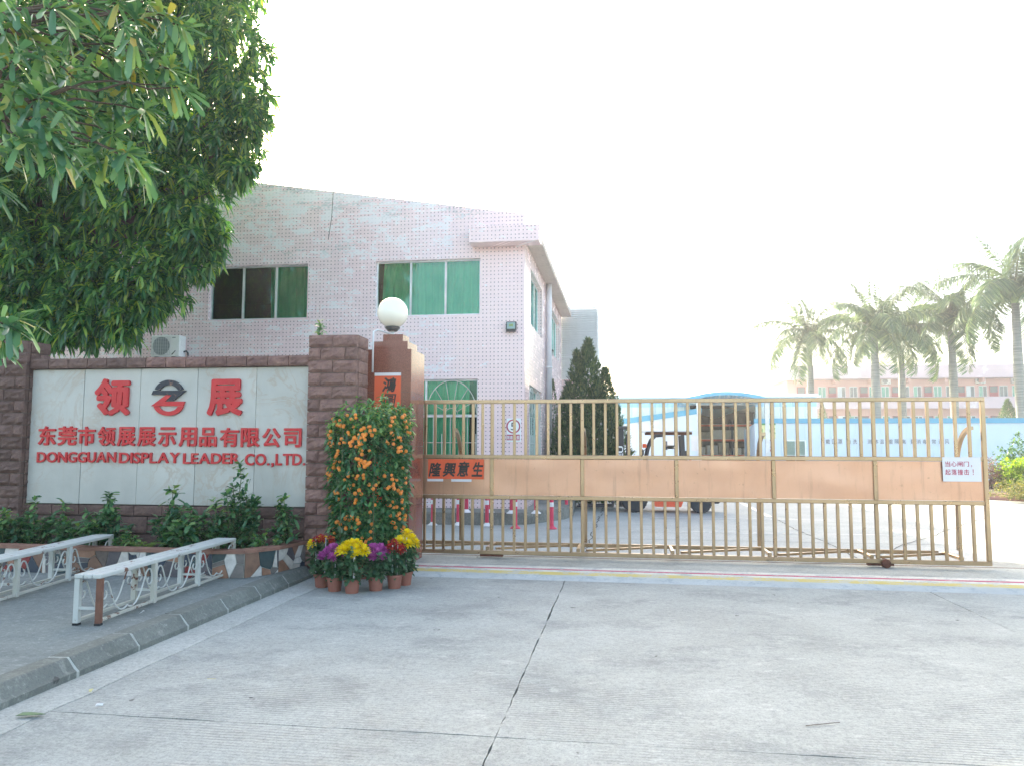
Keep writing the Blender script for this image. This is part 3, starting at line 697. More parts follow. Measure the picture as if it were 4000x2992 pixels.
b0 = (onZ(289,2441,WZ)+onZ(380,2445,WZ))/2; dirv = (onZ(913,2242,WZ)-onZ(380,2445,WZ)); 
bench('near white metal bench by the kerb with one rusty end leg', b0, b0+dirv.normalized()*dirv.length, 3, True)
c1 = onZ(436,2222,WZ); dd2 = (onZ(436,2222,WZ)-onZ(10,2355,WZ)).normalized(); e = c1+Vector((-dd2.y, dd2.x, 0))*.11
bench('white metal bench set farther from the kerb, cut by the left edge', e-dd2*2.75, e, 3, False)
# ------------------------------------------------------------------ sliding gate
GY = 10.75; gt = thing('sliding_gate', 'champagne steel sliding gate with vertical bars and solid middle panels', 'gate', (.9, GY, .07))
def gx(p2212, y=1500): return onY(p2212*K, y, GY).x
dv = [gx(1063,1800), gx(1258,1800), gx(1461,1800), gx(1670,1800), gx(1889,1800)]
gl, gr = -3.05, gx(2119,1700)
zb, zt = .15, kY(1500,862,GY).z - .02
z_m1 = kY(1461,988,GY).z; z_m0 = kY(1461,1078,GY).z
tw = .055
def gbox(name, *a, mat='brass', b=.006): return MB().cbox(*a, b).build(name, M[mat], gt)
for z, nm in ((zt,'top_rail'), (z_m1,'middle_rail'), (z_m0,'middle_rail'), (zb,'bottom_rail')):
    gbox(nm, gl, gr+ (tw if nm in ('top_rail','bottom_rail') else 0), GY-tw/2-(.001 if nm != 'middle_rail' else 0), GY+tw/2, z-tw/2, z+tw/2)
posts = [gl+.1] + dv
for x in posts:
    gbox('post', x-.024, x+.024, GY-.022, GY+.022, z_m1+tw/2, zt-tw/2); gbox('post', x-.027, x+.027, GY-.030, GY+.02, z_m0+tw/2, z_m1-tw/2); gbox('post', x-.024, x+.024, GY-.022, GY+.022, zb+tw/2, z_m0-tw/2)
gbox('end_post', gr+.002, gr+tw+.002, GY-tw/2+.002, GY+tw/2-.002, zb+tw/2, zt-tw/2)
edges = posts+[gr+.028]
for a, b in zip(edges, edges[1:]):
    n = 7
    for k in range(1, n+1):
        x = a+(b-a)*k/(n+1); w = .0195
        if a == posts[0]: x = a+(b-a)*(k)/(n+1)
        gbox('bar', x-w, x+w, GY-.018, GY+.018, z_m1+tw/2, zt-tw/2, b=.004); gbox('bar', x-w, x+w, GY-.018, GY+.018, zb+tw/2, z_m0-tw/2, b=.004)
    # slightly buckled sheet
    m = MB(); nx, nz = 14, 8; rg = random.Random(int(a*1000)); ph1, ph2 = rg.uniform(0,6), rg.uniform(0,6)
    x0, x1, z0, z1 = a+.0275, b-.0275, z_m0+tw/2+.003, z_m1-tw/2-.003
    for i in range(nx+1):
        for j in range(nz+1):
            u, w = i/nx, j/nz; e = math.sin(math.pi*u)*math.sin(math.pi*w)
            m.v.append((x0+(x1-x0)*u, GY-.004+e*(.006*math.sin(3.1*u*2+ph1+2*w)+.006*math.sin(5*w+ph2+1.5*u)), z0+(z1-z0)*w))
    for i in range(nx):
        for j in range(nz): q = i*(nz+1)+j; m.f.append((q, q+nz+1, q+nz+2, q+1))
    m.build('sheet_panel', M['panel'], gt, True)
# rear stabilising frame
RY = GY+.62
gbox('rear_rail', gl, gr-.35, RY-.025, RY+.025, .17, .225)
for x in dv+[gx(2075)]: gbox('cross_member', x-.09, x-.04, GY+tw/2, RY-.025, .175, .222)
for a, b in zip([gl]+dv, dv+[gr]):
    MB().bar((a+.05, GY+.06, .195),(b-.25, RY-.05, .195), .04, .03).build('diagonal_brace', M['brass'], gt)
for px, top in ((1772,1.86),(2278,1.86),(2985,1.80),(3800,1.88)):
    x = onY(px, 1700, GY).x; pts = []
    for i in range(15):
        a = i/14*math.pi/2; pts.append((x, GY+.03+.50*math.sin(a), z_m1-.15+(top-z_m1+.15)*math.cos(a)))
    pts += [(x, RY-.04, .24)]
    m = MB()
    for p, q in zip(pts, pts[1:]): m.bar(p, q, .045, .05, up=(1,0,0))
    m.build('curved_brace', M['brass'], gt)
# wheels
for px in (1300, 3440):
    x = onY(px, 2200, GY).x if px > 2000 else onY(1920,2180,GY).x
    MB().box(x-.16, x+.16, GY-.02, GY+.06, .092, .1215).build('axle_plate', M['rust'], gt)
    if px > 2000: wo = MB().lathe([(.02,-.06),(.052,-.055),(.058,-.05),(.058,-.028),(.046,-.02),(.046,.02),(.058,.028),(.058,.05),(.02,.055)], 18, (x+.05, GY-.03, .128), 'y').build('wheel', M['rust'], gt, True)
ib = thing('couplet_banner', 'orange paper banner with four brush characters stuck on the gate', 'banner', (-2.3, GY-.03, 1.3))
Zg = (1600,1700); Sg = 1000/2212
r = zrect(Zg, 160, 203, 641, 375, Sg, GY-.03)
MB().box(r[0], r[1], GY-.034, GY-.030, r[2], r[3]).build('paper', M['paper_o'], ib)
r2 = zrect(Zg, 153, 372, 290, 395, Sg, GY-.03); MB().box(r2[0], r2[1], GY-.032, GY-.0305, r2[2], r2[3]).build('torn_backing', M['paper_w'], ib)
r2 = zrect(Zg, 360, 375, 535, 398, Sg, GY-.03); MB().box(r2[0], r2[1], GY-.032, GY-.0305, r2[2], r2[3]).build('torn_backing', M['paper_w'], ib)
for ch, x0, x1, y0, y1 in (('隆',165,275,232,355),('興',285,402,232,357),('意',408,518,222,355),('生',535,636,228,355)):
    place_text(ch, 'brush_character', M['ink'], ib, *zrect(Zg, x0, y0, x1, y1, Sg, GY-.034), GY-.0342, .0015, .032, .2)
ws = thing('warning_sign', 'white paper notice with red writing on the right end of the gate', 'sign', (4.2, GY-.03, 1.4))
Zr = (3300,1500); Sr = .4834
r = zrect(Zr, 790, 588, 1100, 785, Sr, GY-.03); MB().box(r[0], r[1], GY-.036, GY-.031, r[2], r[3]).build('paper', M['paper_w'], ws)
for s, y0, y1, x0 in (('当心闸门，',622,664,810),('起落撞击！',686,732,812)):
    for i, ch in enumerate(s):
        xa = x0+i*50; q = (xa, y0, xa+43, y1) if ch not in '，！' else ((xa+10, y1-12, xa+18, y1+4) if ch == '，' else (xa+22, y0, xa+29, y1))
        place_text(ch, 'printed_character', M['redink'], ws, *zrect(Zr, *q, Sr, GY-.036), GY-.0362, .001, .012)

# ------------------------------------------------------------------ pink factory building
BY, BX = 17.1, -2.2
bl = thing('factory_building', 'pink mosaic-tiled two-storey factory building with green curtained windows', 'building', (-12, 20, 0))
def wall_open(parent, name, mat, u0, u1, z0, z1, ops, plane, at, thick=.22, topf=None):
    """wall panel with rectangular openings and reveals; plane 'y' (faces -Y) or 'x' (faces +X)"""
    us = sorted({u0,u1,*[q for o in ops for q in o[:2]]}); zs = sorted({z0,z1,*[q for o in ops for q in o[2:4]]}); m = MB()
    P = (lambda u,z,d: (u, at+d, z)) if plane == 'y' else (lambda u,z,d: (at-d, u, z))
    for a,b in zip(us,us[1:]):
        for c,d in zip(zs,zs[1:]):
            if any(o[0]<=a and b<=o[1] and o[2]<=c and d<=o[3] for o in ops): continue
            m.poly([P(a,c,0),P(b,c,0),P(b,d,0),P(a,d,0)])
    for a,b,c,d in [o[:4] for o in ops]:
        for q in (((a,c),(b,c)),((b,c),(b,d)),((b,d),(a,d)),((a,d),(a,c))):
            m.poly([P(*q[0],0),P(*q[1],0),P(*q[1],thick),P(*q[0],thick)])
    if topf:
        xs = np.linspace(u0,u1,2); 
        for poly in topf: m.poly([P(u,z,0) for u,z in poly])
    return m.build(name, mat, parent)
w1 = (kY(451,633,BY).x, kY(664,633,BY).x, kY(556,690,BY).z, kY(556,573.5,BY).z)
w2 = (kY(810,633,BY).x, kY(1037,633,BY).x, w1[2], w1[3])
w0 = (w1[0]*2-w2[0], w1[1]*2-w2[1], w1[2], w1[3])
w3 = (w1[0]*3-w2[0]*2, w1[1]*3-w2[1]*2, w1[2], w1[3])
lw = (kY(1031,950,BY).x-2.45, kY(1031,950,BY).x, 1.05, kY(970,819,BY).z)
lw2 = (lw[0]-4.1, lw[1]-4.1, lw[2], lw[3])
zr = kY(1150,462,BY).z; xl_, zl_ = kY(500,386,BY).x, kY(500,386,BY).z; slope = (zl_-zr)/(kY(1150,462,BY).x-xl_)
PK = -14.5; zpk = zr+slope*(BX-PK); LX = -27.0
wall_open(bl, 'front_wall', M['mosaic'], LX, BX, .2, 6.0, [w0,w1,w2,w3,lw,lw2], 'y', BY, topf=[[(LX,6.0),(BX,6.0),(BX,zr),(PK,zpk),(LX,zr)]])
sA = (18.25, 20.9, 4.58, onX(2074.5,1049,BX).z-.02); sB = (22.9, 26.6, 4.55, sA[3]); sC = (18.0, 20.8, .95, 3.1); sD = (22.6, 25.6, .95, 3.1)
wall_open(bl, 'side_wall', M['mosaic'], BY, 27.6, .2, 6.3, [sA,sB,sC,sD], 'x', BX)
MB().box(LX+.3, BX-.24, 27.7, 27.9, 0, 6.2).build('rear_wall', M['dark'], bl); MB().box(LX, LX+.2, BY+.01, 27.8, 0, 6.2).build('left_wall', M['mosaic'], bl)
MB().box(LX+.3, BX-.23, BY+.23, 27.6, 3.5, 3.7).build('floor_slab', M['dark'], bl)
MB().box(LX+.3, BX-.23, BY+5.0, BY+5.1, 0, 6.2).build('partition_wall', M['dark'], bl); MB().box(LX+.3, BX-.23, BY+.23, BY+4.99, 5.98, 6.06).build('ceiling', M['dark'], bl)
M['soffit'] = concrete('painted_soffit', lin(196,184,176), lin(214,202,194), lin(170,158,148), False)
M['roof'] = pm('metal_roof', lin(140,146,150), .5, .3, nscale=3)
# roof, gable coping, eave and corner box
m = MB(); m.prism([(LX,BY+.24,zr-.25),(PK,BY+.24,zpk-.25),(PK,BY+.24,zpk-.15),(LX,BY+.24,zr-.15)], (0,10.6,0)); m.prism([(PK,BY+.24,zpk-.25),(BX-.02,BY+.24,zr-.25),(BX-.02,BY+.24,zr-.15),(PK,BY+.24,zpk-.15)], (0,10.6,0)); m.build('roof', M['roof'], bl)
bx0 = kY(1012,505,BY-.45).x; bz1 = kY(1090,487,BY-.45).z; bz0 = kY(1090,522,BY-.45).z
EX = -1.84
MB().cbox(bx0, EX+.02, BY-.45, BY-.004, bz0, bz1, .008).build('corner_fascia', M['mosaic'], bl)
ez = onX(2107,928,EX).z
MB().cbox(BX+.003, EX, BY-.0035, 27.5, ez, ez+.16, .006).build('eave', M['soffit'], bl)
MB().box(BX-.2, BX-.01, BY+.03, 27.6, 6.3, zr).build('side_parapet', M['mosaic'], bl)
# plinth
pz = .25; m = MB(); m.prism([(-26,15.9,pz),(-2.75,15.95,pz),(-2.0,16.3,pz),(-1.35,17.6,pz),(-1.2,18.6,pz),(-1.6,27.3,pz),(BX-.2,27.3,pz),(BX-.2,BY+.3,pz),(-26,BY+.3,pz)], (0,0,-.3))
M['plinth'] = concrete('rough_plinth', lin(112,114,108), lin(150,150,142), lin(70,72,68), False, lin(190,190,182)); m.build('plinth', M['plinth'], bl)
def window(parent, o, plane, at, ndiv, curtains, inset=.10, transom=None, name='window'):
    a,b,c,d = o; t = .035
    P = (lambda u0,u1,d0,d1,z0,z1: (u0,u1,at+d0,at+d1,z0,z1)) if plane == 'y' else (lambda u0,u1,d0,d1,z0,z1: (at-d1,at-d0,u0,u1,z0,z1))
    m = MB()
    for q in ((a+.001,b-.001,c+.001,c+t),(a+.001,b-.001,d-t,d-.001),(a+.001,a+t,c+t+.001,d-t-.001),(b-t,b-.001,c+t+.001,d-t-.001)): m.box(*P(q[0],q[1],inset,inset+.06,q[2],q[3]))
    fr = m.build(name, M['alu'], parent)
    us = [a+(b-a)*k/ndiv for k in range(ndiv+1)]
    for k in range(1, ndiv): MB().box(*P(us[k]-.022, us[k]+.022, inset-.005, inset+.055, c+t+.002, d-t-.002)).build('mullion', M['alu'], fr)
    if transom:
        for k in range(ndiv): MB().box(*P(us[k]+.025, us[k+1]-.025, inset-.004, inset+.05, transom-.03, transom+.03)).build('transom', M['alu'], fr)
    for k in range(ndiv): MB().box(*P(us[k]+.024 if k else us[k]+t+.002, us[k+1]-.024 if k < ndiv-1 else us[k+1]-t-.002, inset+.025, inset+.031, c+t+.003, d-t-.003)).build('pane', M['glass'], fr)
    for (f0, f1, z0f, skew) in curtains:
        m = MB(); n = 60; u0, u1 = a+(b-a)*f0, a+(b-a)*f1; rg = random.Random(int(abs(a)*100+f0*10)); ph = rg.uniform(0,9); zr_ = [1.0,.8,.6,.4,.2,0]
        for i in range(n+1):
            s = i/n
            for w in zr_:
                x = u0+(u1-u0)*s + skew*(1-w)*(s if skew > 0 else (1-s)*1.0)*(u1-u0)
                dp = inset+.16+.022*math.sin(s*(u1-u0)*26+ph)+.012*math.sin(s*(u1-u0)*61+ph*2+w*1.5)+.03*math.sin(w*2.2+s*3+ph)
                zz = c+z0f*(d-c)+(d-c)*(1-z0f)*w + (.02*math.sin(s*9+ph) if w == 0 else 0)
                q = P(x,x,dp,dp,zz,zz); m.v.append((q[0],q[2],q[4]))
        nz = len(zr_)
        for i in range(n):
            for j in range(nz-1): q = i*nz+j; m.f.append((q,q+nz,q+nz+1,q+1))
        m.build('curtain', M['curtain'], fr, True)
    return fr
window(bl, w2, 'y', BY, 3, [(.06,.34,.0,-.10),(.33,.675,-.02,0),(.67,.985,.0,-.13)], .10)
window(bl, w1, 'y', BY, 3, [(.585,.70,-.02,0),(.675,.99,-.02,0)], .10)
window(bl, w0, 'y', BY, 3, [(.02,.5,-.02,0),(.52,.98,-.02,0)], .10); window(bl, w3, 'y', BY, 3, [(.02,.98,-.02,0)], .10)
lf = window(bl, lw, 'y', BY, 2, [(.0,.49,-.02,0),(.5,.70,-.02,0),(.69,.90,-.02,-.1)], .10, transom=2.33)
window(bl, lw2, 'y', BY, 2, [(.02,.98,-.02,0)], .10, transom=2.33)
window(bl, sA, 'x', BX, 3, [(.02,.98,-.02,0)], .12); window(bl, sB, 'x', BX, 4, [(.02,.98,-.02,0)], .12)
window(bl, sC, 'x', BX, 2, [(.02,.98,-.02,0)], .16); window(bl, sD, 'x', BX, 2, [(.02,.98,-.02,0)], .16)
# fan grilles
def grille(o, plane, at, frame):
    a,b,c,d = o; y = .03; P = (lambda u,z: (u, at+y, z)) if plane == 'y' else (lambda u,z: (at-y, u, z)); mid = (a+b)/2; zs = 2.35
    for u0,u1 in ((a,mid),(mid,b)):
        cu, ra, rb = (u0+u1)/2, (u1-u0)/2-.03, d-zs-.06
        MB().tube([P(cu+ra*math.cos(t), zs+.03+rb*math.sin(t)) for t in np.linspace(0,math.pi,22)], .010, 6).build('grille_arch', M['grille'], frame, True)
        for t in np.linspace(0.12,.88,6)*math.pi: MB().tube([P(cu+.14*math.cos(t), zs+.03+.12*math.sin(t)), P(cu+ra*math.cos(t), zs+.03+rb*math.sin(t))], .0075, 5).build('grille_spoke', M['grille'], frame, True)
        MB().tube([P(cu+.14*math.cos(t), zs+.03+.12*math.sin(t)) for t in np.linspace(0,math.pi,12)], .0075, 5).build('grille_arch', M['grille'], frame, True)
    for z in (zs, 1.72, 1.42, c+.04): MB().tube([P(a+.01,z),P(b-.01,z)], .009, 6).build('grille_rail', M['grille'], frame, True)
    n = 13
    for k in range(n): 
        u = a+.04+(b-a-.08)*k/(n-1); MB().tube([P(u,c+.03),P(u,zs if k%2 else 1.42+.5)], .008, 5).build('grille_bar', M['grille'], frame, True)
grille(lw, 'y', BY, lf); grille(sC, 'x', BX, bl)
MB().tube([(BX+.09,21.9,.3),(BX+.09,21.9,5.4),(BX+.09,21.9,ez)], .085, 14).build('downpipe', M['pvc'], bl, True)
for z in (1.2, 3.9): MB().lathe([(.1,-.03),(.1,.03)], 14, (BX+.09,21.9,z)).build('pipe_bracket', M['alu'], bl, True)
MB().tube([(onY(1302,760,BY-.006).x,BY-.006,onY(1302,752,BY).z),(onY(1296,860,BY).x,BY-.008,onY(1290,850,BY).z),(onY(1283,940,BY).x,BY-.008,onY(1283,938,BY).z)], .008, 5).build('hanging_wire', M['darkmetal'], bl, True)

# louvred annexe
an = thing('louvred_annexe', 'annexe wall of white horizontal louvre slats beyond the pink building', 'building', (-1.5, 27.6, 0))
AY = 27.75; ax1 = onY(2335,1400,AY).x; az0 = onY(2260,1482,AY).z; az1 = onY(2330,1215,AY).z+.2
MB().box(BX-.1, ax1, AY+.10, AY+7, 0, az0-.002).build('lower_wall', M['mosaic'], an)
MB().box(BX-.1, ax1-.03, AY+.14, AY+7, az0+.001, az1).build('rear_wall', M['white_metal'], an)
ns = 34; dz = (az1-az0)/ns
for i in range(ns):
    z = az0+i*dz; MB().prism([(BX-.1,AY,z+.004),(BX-.1,AY+.085,z+dz*.92),(BX-.1,AY+.10,z+dz*.92),(BX-.1,AY+.012,z+.004)], (ax1-BX+.1,0,0)).build('louvre_slat', M['white_metal'], an)
MB().box(ax1+.001, ax1+.05, AY-.02, AY+.12, az0-.05, az1).build('edge_trim', M['white_metal'], an)

# floodlights
def floodlight(label, c, rz, tilt):
    t = thing('floodlight', label, 'floodlight', c, rz, 'wall floodlights')
    t.rotation_euler = (rad(tilt), 0, rz); t.scale = (.62,.62,.62)
    A = lambda n, mb, mt: obj(n, mb.mesh(n, M[mt]), t, local=True)
    A('housing', MB().cbox(-.19,.19,-.06,.04,-.16,.16,.012), 'darkmetal')
    A('reflector', MB().prism([(-.15,-.062,-.12),(.15,-.062,-.12),(.15,-.062,.12),(-.15,-.062,.12)], (0,.0015,0)), 'white_metal')
    A('led_chip', MB().box(-.075,.075,-.066,-.0625,-.03,.07), 'led'); A('lens', MB().box(-.155,.155,-.072,-.0705,-.125,.125), 'clear')
    A('bracket', MB().bar((-.1,.04,0),(-.1,.12,0),.03).bar((.1,.04,0),(.1,.12,0),.03), 'darkmetal')
    A('junction_box', MB().cbox(-.19,.16,-.05,.05,-.21,-.162,.006), 'darkmetal')
    return t
M['led'] = pm('yellow_led', lin(226,222,110), .4, var=.02, bump=0)
c = onY(1997,1275,BY-.08); floodlight('black floodlight on the pink front wall above the speed sign', c, 0, -6)
c2 = onX(2153,1380,BX+.14); floodlight('black floodlight seen edge-on by the downpipe on the side wall', c2, rad(90), 22)
# speed limit sign
sp = thing('speed_sign', 'white speed limit sign with a red ring and a five', 'sign', (onY(2007,1700,BY).x, BY, 2.0))
Zs = (1650,1450); Ss = .24166; SY = BY-.02
r = zrect(Zs, 1362, 757, 1592, 1135, Ss, SY); MB().cbox(r[0], r[1], SY, BY-.002, r[2], r[3], .003).build('board', M['white_metal'], sp)
cc = onY(Zs[0]+1470*Ss, Zs[1]+886*Ss, SY); 
m = MB(); n = 40
for i in range(n):
    a = 2*math.pi*i/n
    for rr in (.158,.128): m.v.append((cc.x+rr*math.cos(a), SY-.002, cc.z+rr*math.sin(a)))
m.f = [(2*i,2*i+1,(2*i+3)%(2*n),(2*i+2)%(2*n)) for i in range(n)]; m.build('red_ring', M['redink'], sp)
place_text('5', 'printed_number', M['navy'], sp, *zrect(Zs, 1428, 825, 1505, 948, Ss, SY), SY-.001, .002, .01)
r = zrect(Zs, 1363, 1018, 1573, 1110, Ss, SY); MB().box(r[0], r[1], SY-.002, SY-.0003, r[2], r[3]).build('red_strip', M['redink'], sp)
place_text('限速5公里', 'printed_words', M['white_metal'], sp, *zrect(Zs, 1370, 1035, 1566, 1095, Ss, SY), SY-.0022, .001, .02)

# air conditioners
def aircon(label, c, rz=0.0, W=.84, group='outdoor air-conditioner units'):
    t = thing('air_conditioner', label, 'air conditioner', c, rz, group); Hh, D = W*.70, W*.38
    A = lambda n, mb, mt, sm=False, par=None: obj(n, mb.mesh(n, M[mt], sm), par or t, local=True)
    A('casing', MB().cbox(-W/2,W/2,-D,0,0,Hh,.012), 'white_metal')
    fx = -W/2+W*.36; R = W*.30
    A('fan_shade_disc', MB().lathe([(.001,-D-.0015),(R,-D-.0015),(R,-D-.0035),(.001,-D-.0035)], 28, (fx,0,Hh*.5), 'y'), 'acgrey')  # flat disc; the shade of the fan opening is put into its grey
    g = A('fan_grille', MB().cbox(fx-W*.32,fx+W*.32,-D-.012,-D-.0092,Hh*.07,Hh*.075,.0005), 'acgrille')
    for k in range(13): z = Hh*.09+Hh*.82*k/12; A('grille_wire', MB().bar((fx-W*.32,-D-.011,z),(fx+W*.32,-D-.011,z),.006,.006), 'acgrille', False, g)
    for k in range(9): x = fx-W*.32+W*.64*k/8; A('grille_wire', MB().bar((x,-D-.0175,Hh*.09),(x,-D-.0175,Hh*.91),.006,.006), 'acgrille', False, g)
    A('badge', MB().box(W*.24,W*.36,-D-.002,-D-.0005,Hh*.87,Hh*.91), 'acgrey')
    A('sticker', MB().prism([(W*.22,-D-.0005,Hh*.09),(W*.27,-D-.0005,Hh*.09),(W*.37,-D-.0005,Hh*.25),(W*.37,-D-.0005,Hh*.30)], (0,-.0015,0)), 'navy')
    A('valve_cover', MB().cbox(W/2+.0005,W/2+.02,-D*.75,-D*.3,Hh*.5,Hh*.85,.004), 'white_metal')
    for s in (-.3,.3): A('foot', MB().box(W*s-.04,W*s+.04,-D-.01,.02,-.04,-.0005), 'darkmetal')
    A('pipe_bundle', MB().tube([(W/2-.02,-D*.3,Hh*.25),(W/2+.06,-D*.25,Hh*.3),(W/2+.09,-D*.2,Hh*.2),(W/2+.05,.02,Hh*.1)], .02, 8), 'darkmetal', True)
    return t
M['acgrey'] = pm('fan_shade_and_badge_grey', lin(128,140,146), .7, var=.1, bump=.05); M['acgrille'] = pm('grille_wire_grey', lin(206,212,214), .5, var=.05, bump=0)
ac = onY(643,1394,16.78); aircon('white air conditioner unit on the pink wall above the marble sign', (ac.x, 17.06, ac.z), 0, .73)
aircon('small grey air conditioner unit at ground level beyond the building corner', (BX+.32, 22.9, .8), rad(0), .6)
# ------------------------------------------------------------------ flexible delineator posts
M['post_red'] = pm('pink_red_plastic', lin(214,62,92), .45, var=.06, nscale=6, bump=.02); M['post_white'] = pm('reflective_white', lin(236,234,234), .4, var=.03, bump=0)
def delineator(label, p, base_mat='post_white', hgt=.75):
    t = thing('delineator_post', label, 'bollard', p, random.uniform(0,6), 'red and white delineator posts by the plinth'); r = .04
    A = lambda n, mb, mt: obj(n, mb.mesh(n, M[mt], 'auto'), t, local=True)
    A('base', MB().lathe([(.105,0),(.105,.012),(.08,.03),(.05,.055),(.045,.07)], 20), base_mat)
    A('tube', MB().lathe([(r,.07),(r*.98,.3),(r*1.0,hgt),(r*.6,hgt+.015)], 16), 'post_red')
    for z in (hgt-.12, hgt-.27): A('reflective_band', MB().lathe([(r+.0025,z-.045),(r+.0025,z+.045)], 16), 'post_white')
    return t
fl = ['leftmost delineator post by the granite pillar, at the foot of the plinth','second delineator post from the left at the foot of the plinth','third delineator post from the left at the foot of the plinth','thin delineator post with a red base at the plinth corner','rightmost delineator post on the yard floor with a red base']
for (px,py), lb in zip(((1690,2050),(1790,2050),(1902,2053),(2013,2062),(2155,2064)), fl): delineator(lb, onZ(px,py,0), 'post_red' if px > 2000 else 'post_white')
for (px,py), lb in zip(((1822,2000),(1912,2000),(1998,2004),(2094,2004)), ('leftmost delineator post standing up on the plinth','second delineator post standing up on the plinth','third delineator post standing up on the plinth','rightmost delineator post standing up on the plinth')): delineator(lb, onZ(px,py,.25))
delineator('far delineator post in front of the junipers', onZ(2213,2010,0), 'post_red')

# ------------------------------------------------------------------ forklift
fk = thing('forklift', 'orange and black forklift truck parked side-on behind the gate', 'forklift', (1.1, 20.2, 0))
M['orange'] = pm('orange_paint', lin(232,98,66), .4, var=.06, nscale=4, bump=.03); M['black'] = pm('black_paint', lin(58,58,62), .45, var=.1, nscale=5, bump=.05)
M['tyre'] = pm('tyre_rubber', lin(58,60,64), .8, var=.15, nscale=12, bump=.3); M['rim'] = pm('grey_rim', lin(120,124,128), .5, .3, var=.1)
M['beacon'] = pm('amber_beacon', lin(230,88,36), .3, var=.05, bump=0)
def wheel(x, y, r, w):
    t = MB().lathe([(r*.62,-w/2),(r*.9,-w/2),(r,-w*.36),(r,w*.36),(r*.9,w/2),(r*.62,w/2)], 28, (x,y,r), 'y').build('wheel', M['tyre'], fk, 'auto')
    MB().lathe([(.02,-w/2+.015),(r*.3,-w/2+.01),(r*.34,-w/2+.05),(r*.56,-w/2+.05),(r*.615,-w/2+.01),(r*.615,w/2-.02),(.02,w/2-.03)], 24, (x,y,r), 'y').build('rim', M['rim'], t, 'auto')
    for k in range(8): a = k*math.pi/4; MB().lathe([(.014,-.02),(.014,.012)], 8, (x+r*.45*math.cos(a), y-w/2+.045, r+r*.45*math.sin(a)), 'y').build('wheel_nut', M['white_metal'], t)
    for k in range(26): 
        a = k*2*math.pi/26; MB().bar((x+r*.985*math.cos(a), y-w*.42, r+r*.985*math.sin(a)),(x+r*.985*math.cos(a+.1), y+w*.42, r+r*.985*math.sin(a+.1)),.03,.02,up=(math.cos(a),0,math.sin(a))).build('tread_lug', M['tyre'], t)
fy = 19.75; X = lambda px, py=1900: onY(px, py, fy).x; ZZ = lambda px, py: onY(px, py, fy).z
wheel(X(2477), fy+.12, .335, .24); wheel(X(2738), fy+.12, .255, .2); wheel(X(2477), fy+1.05, .335, .24); wheel(X(2738), fy+1.0, .255, .2)
bx_a, bx_b = X(2545), X(2680)
MB().prism([(X(2540),fy,.62),(X(2552),fy,.22),(X(2560),fy,.15),(X(2660),fy,.15),(X(2685),fy,.55),(X(2685),fy,.8),(X(2540),fy,.8)], (0,1.15,0)).build('chassis', M['orange'], fk)
MB().prism([(X(2560),fy+.06,.8),(X(2700),fy+.06,.8),(X(2790),fy+.06,.95),(X(2800),fy+.06,.62),(X(2795),fy+.06,.42),(X(2690),fy+.06,.56),(X(2560),fy+.06,.79)][::-1], (0,1.05,0)).build('counterweight', M['orange'], fk)
MB().cbox(X(2780),X(2812),fy+.05,fy+1.1,.24,.66,.03).build('rear_bumper', M['black'], fk)
MB().prism([(X(2440),fy+.02,.4),(X(2540),fy+.02,.4),(X(2540),fy+.02,.76),(X(2500),fy+.02,.86),(X(2430),fy+.02,.78)], (0,.2,0)).build('fender', M['black'], fk)
MB().cbox(X(2600),X(2700),fy+.2,fy+.95,.81,1.05,.03).build('engine_cover', M['black'], fk)
st = MB().cbox(X(2625),X(2685),fy+.32,fy+.82,1.055,1.15,.03).build('seat', M['black'], fk); MB().cbox(X(2672),X(2692),fy+.34,fy+.80,1.151,1.55,.02).build('backrest', M['black'], st)
for yy_ in (fy+.12, fy+.98):
    MB().tube([(X(2515),yy_,.85),(X(2522),yy_,1.25),(X(2535),yy_,1.62),(X(2548),yy_,1.82),(X(2565),yy_,1.93),(X(2600),yy_,1.95)], .042, 8).build('guard_pillar', M['black'], fk, True)
    MB().bar((X(2675),yy_,1.0),(X(2670),yy_,1.94),.09,.06).build('guard_pillar', M['black'], fk)
    MB().bar((X(2525),yy_,1.99),(X(2708),yy_,1.985),.07,.06).build('roof_rail', M['rust'], fk)
for k in range(7): x = X(2535)+(X(2700)-X(2535))*k/6; MB().bar((x,fy+.15,2.0),(x,fy+.95,2.0),.03,.03).build('roof_bar', M['black'], fk)
MB().cbox(X(2508),X(2716),fy+.06,fy+1.04,2.03,2.042,.004).build('roof_sheet', M['alu'], fk)
MB().cbox(X(2512),X(2528),fy+.06,fy+.16,1.62,1.72,.01).build('beacon', M['beacon'], fk); MB().bar((X(2505),fy+.1,1.5),(X(2528),fy+.1,1.6),.02).build('beacon_arm', M['black'], fk)
MB().lathe([(.07,-.05),(.09,-.03),(.09,.03),(.05,.06)], 14, (X(2508),fy+.1,1.5), 'x').build('headlight', M['black'], fk, 'auto')
for yy_ in (fy+.25, fy+.80):
    MB().cbox(X(2412),X(2438),yy_,yy_+.09,.12,2.16,.008).build('mast_channel', M['black'], fk); MB().tube([(X(2452),yy_+.04,.5),(X(2452),yy_+.04,1.95)], .035, 10).build('lift_cylinder', M['black'], fk, True)
MB().cbox(X(2408),X(2462),fy+.2,fy+.95,2.1,2.17,.01).build('mast_crosshead', M['black'], fk)
MB().cbox(X(2396),X(2410),fy+.1,fy+1.1,.3,.75,.008).build('carriage', M['black'], fk)
V, F = glyph('EU', .02, 0); lo, hi = V.min(0), V.max(0); z0, z1 = 1.36, 1.66; x0, x1 = X(2414)+.005, X(2435)
W = np.empty_like(V); W[:,2] = z0+(V[:,0]-lo[0])/(hi[0]-lo[0])*(z1-z0); W[:,0] = x1-(V[:,1]-lo[1])/(hi[1]-lo[1])*(x1-x0-.02); W[:,1] = fy+.2495-.002*(V[:,2]-lo[2])
